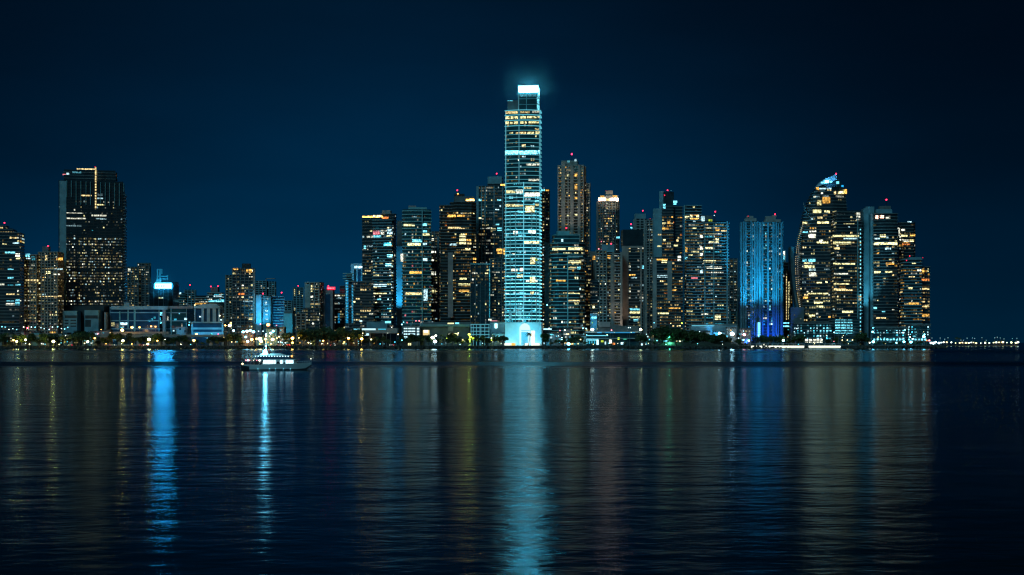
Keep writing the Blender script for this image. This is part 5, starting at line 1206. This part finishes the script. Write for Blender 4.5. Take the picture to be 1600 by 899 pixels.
# ------------------------------------------------------------------ trees
def leaf_crown(r_, w, h, z0, n, mat, lobes=6, leaf=.55):
    m = MB(); k = m.mi(mat)
    L_ = []
    for i in range(lobes):
        a = r_.uniform(0, 6.28); d = r_.uniform(.15, .62) * w
        L_.append((math.cos(a) * d, math.sin(a) * d, z0 + h * r_.uniform(.25, .8), r_.uniform(.28, .5) * w, r_.uniform(.2, .32) * h))
    L_.append((0, 0, z0 + h * .55, w * .55, h * .42))
    for i in range(n):
        c = r_.choice(L_)
        while True:
            p = Vector((r_.uniform(-1, 1), r_.uniform(-1, 1), r_.uniform(-1, 1)))
            if p.length < 1: break
        p = p.normalized() * (p.length ** .4)
        q = Vector((c[0] + p.x * c[3], c[1] + p.y * c[3], c[2] + p.z * c[4]))
        u = Vector((r_.gauss(0, 1), r_.gauss(0, 1), r_.gauss(0, 1))).normalized(); v = u.orthogonal().normalized(); s_ = leaf * r_.uniform(.6, 1.4)
        b = len(m.v)
        m.v += [tuple(q + u * s_), tuple(q + v * s_), tuple(q - u * s_), tuple(q - v * s_)]
        m.f.append((b, b + 1, b + 2, b + 3)); m.m.append(k)
    return m
def make_tree(seed, w, h, mat, name='shade_tree'):
    r_ = random.Random(seed)
    t = thing(name, 'x', 'tree')
    m = MB(); m.bar((0, 0, 0), (r_.uniform(-.3, .3), 0, h * .5), .28, 'bark', 6, .16)
    for i in range(4):
        a = i * 1.57 + r_.random(); m.bar((0, 0, h * .35), (math.cos(a) * w * .4, math.sin(a) * w * .4, h * .72), .14, 'bark', 5, .05)
    m.build('trunk', t)
    leaf_crown(r_, w * .5 * 1.15, h * .78, h * .22, 420, mat).build('crown', t)
    return t
def make_palm(seed, h):
    r_ = random.Random(seed)
    t = thing('palm_tree', 'x', 'palm tree')
    m = MB(); p0 = (0, 0, 0); p1 = (.5, 0, h * .5); p2 = (.3, 0, h)
    m.bar(p0, p1, .26, 'bark', 6, .2); m.bar(p1, p2, .2, 'bark', 6, .15); m.build('trunk', t)
    m = MB(); k = m.mi('foliage_b')
    for i in range(15):
        a = i * 2.4; L_ = r_.uniform(2.4, 3.3); up = r_.uniform(-.2, .9); pv = None
        for s in range(6):
            q = s / 5; d = Vector((math.cos(a), math.sin(a), 0)); side = Vector((-d.y, d.x, 0)) * (.38 * math.sin(math.pi * (.12 + .85 * q)))
            c = Vector(p2) + d * L_ * q + Vector((0, 0, up * q * 2 - 2.6 * q * q))
            b = len(m.v); m.v += [tuple(c + side - Vector((0, 0, .12))), tuple(c + Vector((0, 0, .06))), tuple(c - side - Vector((0, 0, .12)))]
            if s:
                m.f.append((b - 3, b - 2, b + 1, b)); m.m.append(k); m.f.append((b - 2, b - 1, b + 2, b + 1)); m.m.append(k)
    m.build('crown', t)
    return t
protos = [make_tree(1, 9, 9, 'foliage_a'), make_tree(2, 11, 10, 'foliage_b'), make_tree(3, 8, 11, 'foliage_c'), make_tree(4, 12, 9, 'foliage_b')]
palm0 = make_palm(5, 9)
r_ = random.Random(77)
TR = []   # px, top py, Y, kind
x = -20.0
while x < 1030:
    clear = any(a < x < b for a, b in ((376, 400), (403, 445), (788, 846), (914, 1000)))
    if not clear or r_.random() < .25:
        top = r_.uniform(520, 534)
        if 470 < x < 560: top = r_.uniform(508, 524)
        if 395 < x < 410 or clear: top = r_.uniform(532, 537)
        if 100 < x < 150: top = r_.uniform(516, 528)
        TR.append((x, top, r_.uniform(1502, 1532), 0))
    x += r_.uniform(4.5, 10.5)
for i in range(34):
    x = 1028 + i * 4.1 + r_.uniform(-2, 2); base = 512 if x < 1060 else 517 if x < 1100 else 523 if x < 1140 else 531
    TR.append((x, base + r_.uniform(-2, 7), r_.uniform(1496, 1526), 0))
TR += [(1183, 526, 1500, 0), (1192, 524, 1502, 0), (1199, 525, 1501, 0), (1205, 525, 1503, 0), (1214, 525, 1502, 0), (1220, 524, 1502, 0), (1233, 528, 1503, 0), (1240, 529, 1503, 0), (1247, 524, 1504, 0), (1252, 523, 1505, 0), (1294, 528, 1512, 0), (1306, 527, 1513, 0), (1340, 524, 1516, 0), (1346, 520, 1518, 0), (1352, 524, 1518, 0), (1357, 528, 1518, 0), (1320, 533, 1512, 0), (1330, 534, 1512, 0), (1370, 534, 1521, 0), (1381, 534, 1521, 0), (1392, 535, 1521, 0), (1405, 534, 1522, 0), (1432, 533, 1526, 0), (1438, 533, 1526, 0)]
PALMS = [(826, 520, 1498), (690, 523, 1500), (694, 526, 1499), (662, 527, 1499), (719, 526, 1499), (902, 524, 1500), (1170, 531, 1500), (588, 526, 1499), (640, 528, 1498), (1017, 522, 1505), (60, 529, 1494), (120, 528, 1496)]
tl = ordinal_labels([t[0] for t in TR], 'dark shade tree')
used = set()
for i, (px, top, Y, _) in enumerate(TR):
    p = protos[i % 4]; h0 = (9, 10, 11, 9)[i % 4] * 1.0
    h = max(2.5, wz(top, Y) - GZ); s = h / h0
    lb = tl[i].replace('the only dark rounded shade trees', 'the only dark rounded shade tree')
    sc = (max(.55, s * r_.uniform(.8, 1.1)),) * 2 + (s,)
    if id(p) not in used:
        used.add(id(p)); p.location = (wx(px, Y), Y, GZ); p.scale = sc; p['label'] = lb; o = p
    else: o = dup(p, (wx(px, Y), Y, GZ), r_.uniform(0, 6), sc, lb)
    o['group'] = 'shade trees along the waterfront'
pl = ordinal_labels([t[0] for t in PALMS], 'waterfront palm')
for i, (px, top, Y) in enumerate(PALMS):
    s = (wz(top, Y) - GZ) / 9.3; lb = pl[i].replace('the only waterfront palms', 'the only waterfront palm')
    if i == 0: palm0.location = (wx(px, Y), Y, GZ); palm0.scale = (s,) * 3; palm0['label'] = lb; o = palm0
    else: o = dup(palm0, (wx(px, Y), Y, GZ), r_.uniform(0, 6), s, lb)
    o['group'] = 'palms along the waterfront'
# grassy mound under the dark grove
m = MB(); m.prism([(wx(a, 1515), b) for a, b in ((1022, 1500), (1060, 1494), (1150, 1494), (1166, 1502), (1160, 1528), (1030, 1528))], GZ - .5, GZ + 4, 'ground', [(wx(a, 1515), b) for a, b in ((1034, 1506), (1064, 1502), (1130, 1504), (1146, 1508), (1140, 1522), (1040, 1522))])
o = m.build('mound', kind='structure')

# ------------------------------------------------------------------ cars
def make_car(mat):
    t = thing('parked_car', 'x', 'car')
    m = MB()
    m.prism([(-2.2, -.88), (2.2, -.88), (2.2, .88), (-2.2, .88)], .35, .95, mat, [(-2.1, -.84), (2.1, -.84), (2.1, .84), (-2.1, .84)])
    m.prism([(-1.5, -.78), (1.2, -.78), (1.2, .78), (-1.5, .78)], .95, 1.45, mat, [(-1.1, -.66), (.6, -.66), (.6, .66), (-1.1, .66)]); m.build('body', t)
    m = MB(); m.prism([(-1.35, -.80), (1.05, -.80), (.65, -.69), (-1.05, -.69)], 1.0, 1.36, 'glass_dark'); m.build('side_window', t)
    for a in (-1.35, 1.35):
        for b in (-.9, .72):
            m = MB(); m.bar((a, b, .33), (a, b + .18, .33), .33, 'rubber', 10); m.build('wheel', t)
    for b in (-.6, .6):
        m = MB(); m.box(2.16, 2.26, b - .2, b + .2, .6, .8, glow('white', 25)); m.build('headlight', t)
        m = MB(); m.box(-2.26, -2.16, b - .2, b + .2, .62, .82, glow('red', 10)); m.build('tail_light', t)
    return t
cars = [make_car('car_white'), make_car('car_red'), make_car('car_grey')]
CW_ = ['white', 'red', 'grey']
CL = [(196, VY - 2.5, VZ, 0), (222, VY - 2.5, VZ, 2), (240, VY + 2.5, VZ, 0), (150, VY - 2.5, VZ, 1), (95, VY - 2.5, VZ, 2), (30, VY + 2, VZ, 0), (272, VY - 2.5, VZ, 2), (305, VY - 2.5, VZ, 0), (330, VY - 2.5, VZ, 1),
      (221, 1500, GZ, 1), (228, 1501, GZ, 2), (175, 1500, GZ, 0), (110, 1500, GZ, 2), (438, 1500, GZ, 0), (450, 1500, GZ, 1), (520, 1500, GZ, 2), (612, 1500, GZ, 0)]
used = set()
for i, (px, Y, z, k_) in enumerate(CL):
    lb = 'small %s car %s before %s' % (CW_[k_], 'up on the viaduct' if z > 5 else 'on the quay road', landmark(px))
    rz_ = 0 if i % 2 else math.pi
    rz_ += .35 if rz_ == 0 else -.35
    if z > 5: rz_ = 0 if i % 2 else math.pi
    if k_ not in used: used.add(k_); o = cars[k_]; o.location = (wx(px, Y), Y, z); o.rotation_euler = (0, 0, rz_); o['label'] = lb
    else: o = dup(cars[k_], (wx(px, Y), Y, z), rz_, 1.0, lb)
    o['group'] = 'cars along the left waterfront'

# ------------------------------------------------------------------ far causeway on the right
def causeway():
    Y = 2400
    m = MB(); m.prism([(wx(1448, Y), Y), (wx(1590, Y), Y + 10), (wx(1596, Y), Y + 18), (wx(1590, Y), Y + 30), (wx(1448, Y), Y + 40)], -1, 2.0, 'rock'); m.build('causeway', kind='structure')
    r2 = random.Random(4); xs = []
    x = 1456
    while x < 1596: xs.append(x); x += r2.uniform(3.2, 7.5)
    for i, x in enumerate(xs):
        f = 1 if x < 1472 else 0
        cc = 'cool' if x < 1474 else r2.choice(('white', 'yellow', 'warm', 'white'))
        t = thing('street_lamp', '%s causeway lamp, number %d from the skyline end' % ({'cool': 'cold white', 'white': 'warm white', 'yellow': 'yellow', 'warm': 'golden'}[cc], i + 1), 'street lamp', (wx(x, Y), Y + 6, 2.0), 0, 'lamps on the far causeway')
        z = wz(r2.uniform(534.8, 536.5), Y) - 2
        b = MB(); b.bar((0, 0, 0), (0, 0, z), .15, 'metal_grey', 5); b.build('pole', t)
        b = MB(); b.ball((0, 0, z), r2.uniform(.9, 1.8) + .5 * f, glow(cc, r2.choice((3, 5, 8)) + 4 * f), 8, 6, .8); b.build('lamp_head', t)
        if r2.random() < .55:
            z2 = wz(r2.uniform(527, 532), Y) - 2; b = MB(); b.bar((2, 0, 0), (2, 0, z2), .18, 'metal_grey', 5); b.build('tall_pole', t)
            b = MB(); b.ball((2, 0, z2), .45, glow('cool', 1.6), 6, 5); b.build('top_lamp', t)
    for i, (x, top) in enumerate(((1498, 527), (1503, 528), (1570, 531), (1594, 531))):
        s = (wz(top, Y) - 2) / 9.3
        o = dup(palm0, (wx(x, Y), Y + 12, 2.0), i, s, '%s palm from the left on the far lamp lit causeway' % ORD[i]); o['group'] = 'palms on the causeway'
causeway()

# ------------------------------------------------------------------ the boat
def boat():
    Y = CAMZ * F / (578.5 - HY); k_ = Y / F
    root = thing('motor_yacht', 'white motor yacht with lit decks and a dazzling mast lamp, alone on the water', 'boat', (wx(432, Y), Y, 0), math.radians(-4))
    X = lambda p: (p - 432) * k_
    Z = lambda p: (578.5 - p) * k_
    # hull loft: station x, half beam deck, half beam waterline, deck height, keel rise
    st = [(377, 1.3, .9, 569.8, 576.5), (382, 1.75, 1.4, 571.2, 578), (392, 2.0, 1.8, 572.3, 578.5), (410, 2.1, 1.95, 571.5, 578.5), (430, 2.1, 1.9, 569.2, 578.5), (450, 1.95, 1.5, 568.6, 578.5), (466, 1.45, .8, 568.1, 578.5), (478, .75, .2, 567.7, 577.2), (487.5, .05, .03, 567.0, 570.0)]
    m = MB(); k = m.mi('hull_white'); kd = m.mi('hull_dark'); n = 6
    for (p, bd, bw, dk, wl) in st:
        x = X(p); zd, zw = Z(dk), Z(wl)
        zs = zw + (zd - zw) * .18
        xw = x - (.5 if p > 470 else 0) * 0
        m.v += [(x, -bd, zd), (xw, -(bw * .93 + bd * .07), zs), (xw, -bw * .75, zw - .35), (xw, bw * .75, zw - .35), (xw, (bw * .93 + bd * .07), zs), (x, bd, zd)]
    for i in range(len(st) - 1):
        for j in range(n - 1):
            m.f.append((i * n + j, (i + 1) * n + j, (i + 1) * n + j + 1, i * n + j + 1)); m.m.append(kd if j in (1, 2, 3) or (i < 2) else k)
    m.f.append(tuple(range(n - 1, -1, -1))); m.m.append(kd)
    m.build('hull', root)
    m = MB(); kk = m.mi('deck_teak')
    for (p, bd, bw, dk, wl) in st: m.v += [(X(p), -bd * .97, Z(dk) - .12), (X(p), bd * .97, Z(dk) - .12)]
    for i in range(len(st) - 1): m.f.append((2 * i, 2 * i + 2, 2 * i + 3, 2 * i + 1)); m.m.append(kk)
    m.build('deck', root)
    m = MB()
    for s in (-1, 1):
        for a, b in zip(st, st[1:]): m.bar((X(a[0]), s * a[1], Z(a[3])), (X(b[0]), s * b[1], Z(b[3])), .05, 'white_paint', 5)
    m.build('rub_rail', root)
    # lower cabin: tapered block with bright windows
    zb, zt = Z(570.5), Z(562.3)
    m = MB(); m.prism([(X(411), -1.55), (X(462), -1.4), (X(466), -.6), (X(466), .6), (X(462), 1.4), (X(411), 1.55)], zb, zt, 'white_paint', [(X(415), -1.5), (X(460), -1.35), (X(463), -.6), (X(463), .6), (X(460), 1.35), (X(415), 1.5)])
    cab = m.build('main_cabin', root)
    zw0, zw1 = Z(568.4), Z(562.9)
    wl = [(413.5, 419, 0), (419.6, 425.5, 0), (426.2, 429.5, 0), (430.2, 433, 0), (440.5, 443.8, 0), (449, 453, 0), (453.6, 457, 0), (457.6, 461, 0)]
    for a, b, _ in wl:
        ya = -1.62
        for s in (1, -1):
            w_ = MB(); w_.box(X(a), X(b), s * ya - .02, s * ya + .02, zw0, zw1, glow('cool', 2.1)); w_.build('cabin_window', cab)
    # arched dark openings between windows
    for c, rr_ in ((436.8, 2.9), (447, 1.8)):
        m = MB(); kq = m.mi('hull_dark'); pts = [(X(c) + rr_ * k_ * math.cos(t), Z(568.4) + rr_ * 1.3 * k_ * math.sin(t)) for t in [math.pi * i / 8 for i in range(9)]]
        nn = len(pts); m.v += [(x, -1.66, z) for x, z in pts] + [(x, -1.5, z) for x, z in pts]
        m.f.append(tuple(range(nn - 1, -1, -1))); m.m.append(kq)
        for i in range(nn): m.f.append((i, (i + 1) % nn, nn + (i + 1) % nn, nn + i)); m.m.append(kq)
        m.build('arched_opening', cab)
    # upper deck floor, upper cabin, roof
    m = MB(); m.prism([(X(389), -1.7), (X(464), -1.6), (X(467), -.7), (X(467), .7), (X(464), 1.6), (X(389), 1.7)], Z(562.2), Z(561.2), 'white_paint'); m.build('upper_deck', root)
    m = MB(); m.prism([(X(403), -1.25), (X(456), -1.2), (X(459), -.5), (X(459), .5), (X(456), 1.2), (X(403), 1.25)], Z(561.2), Z(556.5), 'glass_blue', [(X(405), -1.2), (X(453), -1.15), (X(455), -.5), (X(455), .5), (X(453), 1.15), (X(405), 1.2)]); m.build('upper_cabin', root)
    m = MB(); m.prism([(X(398), -1.45), (X(457), -1.35), (X(460), -.6), (X(460), .6), (X(457), 1.35), (X(398), 1.45)], Z(556.4), Z(555.3), 'white_paint', [(X(400), -1.35), (X(453), -1.25), (X(455), -.5), (X(455), .5), (X(453), 1.25), (X(400), 1.35)]); rf = m.build('canopy_roof', root)
    for i in range(13):
        a = 401 + i * 4.3; q = MB(); q.ball((X(a), -1.42, Z(556.9)), .13, glow('cool', 3.0), 6, 4); q.build('deck_light', rf)
    q = MB(); q.ball((X(458), -1.3, Z(556.8)), .2, glow('orange', 5), 8, 5); q.build('side_light', rf)
    # top dome shell behind the mast
    m = MB(); m.prism([(X(420), -.9), (X(448), -.8), (X(448), .8), (X(420), .9)], Z(555.3), Z(552.3), 'white_paint', [(X(424), -.6), (X(438), -.5), (X(438), .5), (X(424), .6)]); m.build('wheelhouse_dome', root)
    # mast platform with dazzling lamp
    m = MB(); m.prism([(X(404), -1.0), (X(421), -1.0), (X(421), 1.0), (X(404), 1.0)], Z(555.3), Z(551.0), 'white_paint', [(X(412), -.4), (X(418), -.4), (X(418), .4), (X(412), .4)])
    m.bar((X(415.5), 0, Z(551.5)), (X(415.5), 0, Z(521)), .09, 'white_paint', 6, .05)
    m.bar((X(413), 0, Z(537)), (X(418), 0, Z(537)), .04, 'white_paint', 5); m.bar((X(409), -.6, Z(554)), (X(415.5), 0, Z(533)), .02, 'white_paint', 4); m.bar((X(428), 0, Z(554)), (X(415.5), 0, Z(533)), .02, 'white_paint', 4)
    ma = m.build('mast', root)
    q = MB(); q.ball((X(415), -.55, Z(549.5)), .42, glow('ice', 330), 10, 8); q.build('mast_lamp', ma)
    q = MB(); q.ball((X(415.5), 0, Z(524)), .22, glow('cool', 5), 8, 6, 2.0); q.build('masthead_light', ma)
    q = MB(); q.ball((X(415.5), 0, Z(541)), .14, glow('cool', 5), 8, 6, 2.5); q.build('masthead_light', ma)
    # aft cockpit, stairs, rails
    m = MB(); m.prism([(X(383), -1.5), (X(411), -1.6), (X(411), 1.6), (X(383), 1.5)], Z(571.5), Z(570.0), 'hull_white'); m.box(X(400), X(406), -1.2, 1.2, Z(570), Z(564), MAT['hull_dark']); m.build('cockpit', root)
    m = MB()
    for s in (-1, 1):
        m.bar((X(388), s * 1.5, Z(570)), (X(391), s * 1.55, Z(562)), .05, 'white_paint'); m.bar((X(393), s * 1.5, Z(562)), (X(399), s * 1.4, Z(556)), .05, 'white_paint')
        m.bar((X(406), s * 1.55, Z(570)), (X(411), s * 1.5, Z(563)), .09, 'white_paint')
    m.build('canopy_support', root)
    for a, c_, st_, rr_ in ((386, 'pink', 4, .16), (389, 'cool', 5, .2), (391.5, 'pink', 4, .16), (398, 'white', 2, .12), (403, 'pink', 2, .14), (407.5, 'white', 4, .26), (379.5, 'warm', 9, .2)):
        q = MB(); q.ball((X(a), -1.45 if a > 380 else -.9, Z(563.2 if a > 380 else 568.6)), rr_, glow(c_, st_), 8, 5); q.build('cockpit_light', root)
    m = MB()
    pv = None
    for i in range(9):
        p = 463 + i * 3.0; t = i / 8; bd = 1.45 * (1 - t) ** .8 + .05
        for s in (-1, 1):
            m.bar((X(p), s * bd, Z(567.9)), (X(p), s * bd, Z(564.8 - .6 * t)), .025, 'white_paint', 4)
            if pv: m.bar((X(pv[0]), s * pv[1], Z(pv[2])), (X(p), s * bd, Z(564.8 - .6 * t)), .03, 'white_paint', 4)
        pv = (p, bd, 564.8 - .6 * t)
    m.build('bow_rail', root)
    m = MB(); m.bar((X(486.5), 0, Z(567.5)), (X(486.5), 0, Z(561)), .03, 'white_paint', 4); jm = m.build('bow_staff', root)
    q = MB(); q.ball((X(486.5), 0, Z(560.8)), .14, glow('white', 2.0), 8, 5); q.build('bow_light', jm)
    for a in (406, 424, 434, 446, 457):
        q = MB(); q.ball((X(a), -2.14, Z(576.5)), .06, glow('ice', 4), 6, 4); q.build('waterline_light', root)
boat()

# ------------------------------------------------------------------ added scattering volumes that put a halo round crown and billboard
def halo_volume(label, c, r, dens):
    hm = bpy.data.materials.new('mist'); hm.use_nodes = True
    t = hm.node_tree
    for n in list(t.nodes): t.nodes.remove(n)
    o_ = t.nodes.new('ShaderNodeOutputMaterial'); v_ = t.nodes.new('ShaderNodeVolumePrincipled')
    v_.inputs['Color'].default_value = (.85, .93, 1, 1); 
    tc_ = t.nodes.new('ShaderNodeTexCoord'); ln_ = t.nodes.new('ShaderNodeVectorMath'); ln_.operation = 'LENGTH'
    t.links.new(tc_.outputs['Object'], ln_.inputs[0])
    mr_ = t.nodes.new('ShaderNodeMapRange'); mr_.inputs['From Min'].default_value = 0; mr_.inputs['From Max'].default_value = r * .96
    mr_.inputs['To Min'].default_value = 1; mr_.inputs['To Max'].default_value = 0; t.links.new(ln_.outputs['Value'], mr_.inputs['Value'])
    pw_ = t.nodes.new('ShaderNodeMath'); pw_.operation = 'POWER'; pw_.inputs[1].default_value = 2.0; t.links.new(mr_.outputs[0], pw_.inputs[0])
    mu_ = t.nodes.new('ShaderNodeMath'); mu_.operation = 'MULTIPLY'; mu_.inputs[1].default_value = dens; t.links.new(pw_.outputs[0], mu_.inputs[0])
    t.links.new(mu_.outputs[0], v_.inputs['Density'])
    v_.inputs['Anisotropy'].default_value = .2
    t.links.new(v_.outputs[0], o_.inputs['Volume'])
    m = MB(); m.ball((0, 0, 0), r, hm, 32, 24, 1.0)
    o = m.build('mist', kind='stuff', smooth=True); o.location = c; o['label'] = label; o['category'] = 'mist'
halo_volume('thin mist glowing cyan round the white crown of the landmark tower', (wx(827, 1540), 1540, wz(140, 1540)), 55, .0015)
halo_volume('thin mist glowing blue round the white rooftop billboard', (wx(255, 1748), 1746, wz(447, 1748)), 40, .0034)
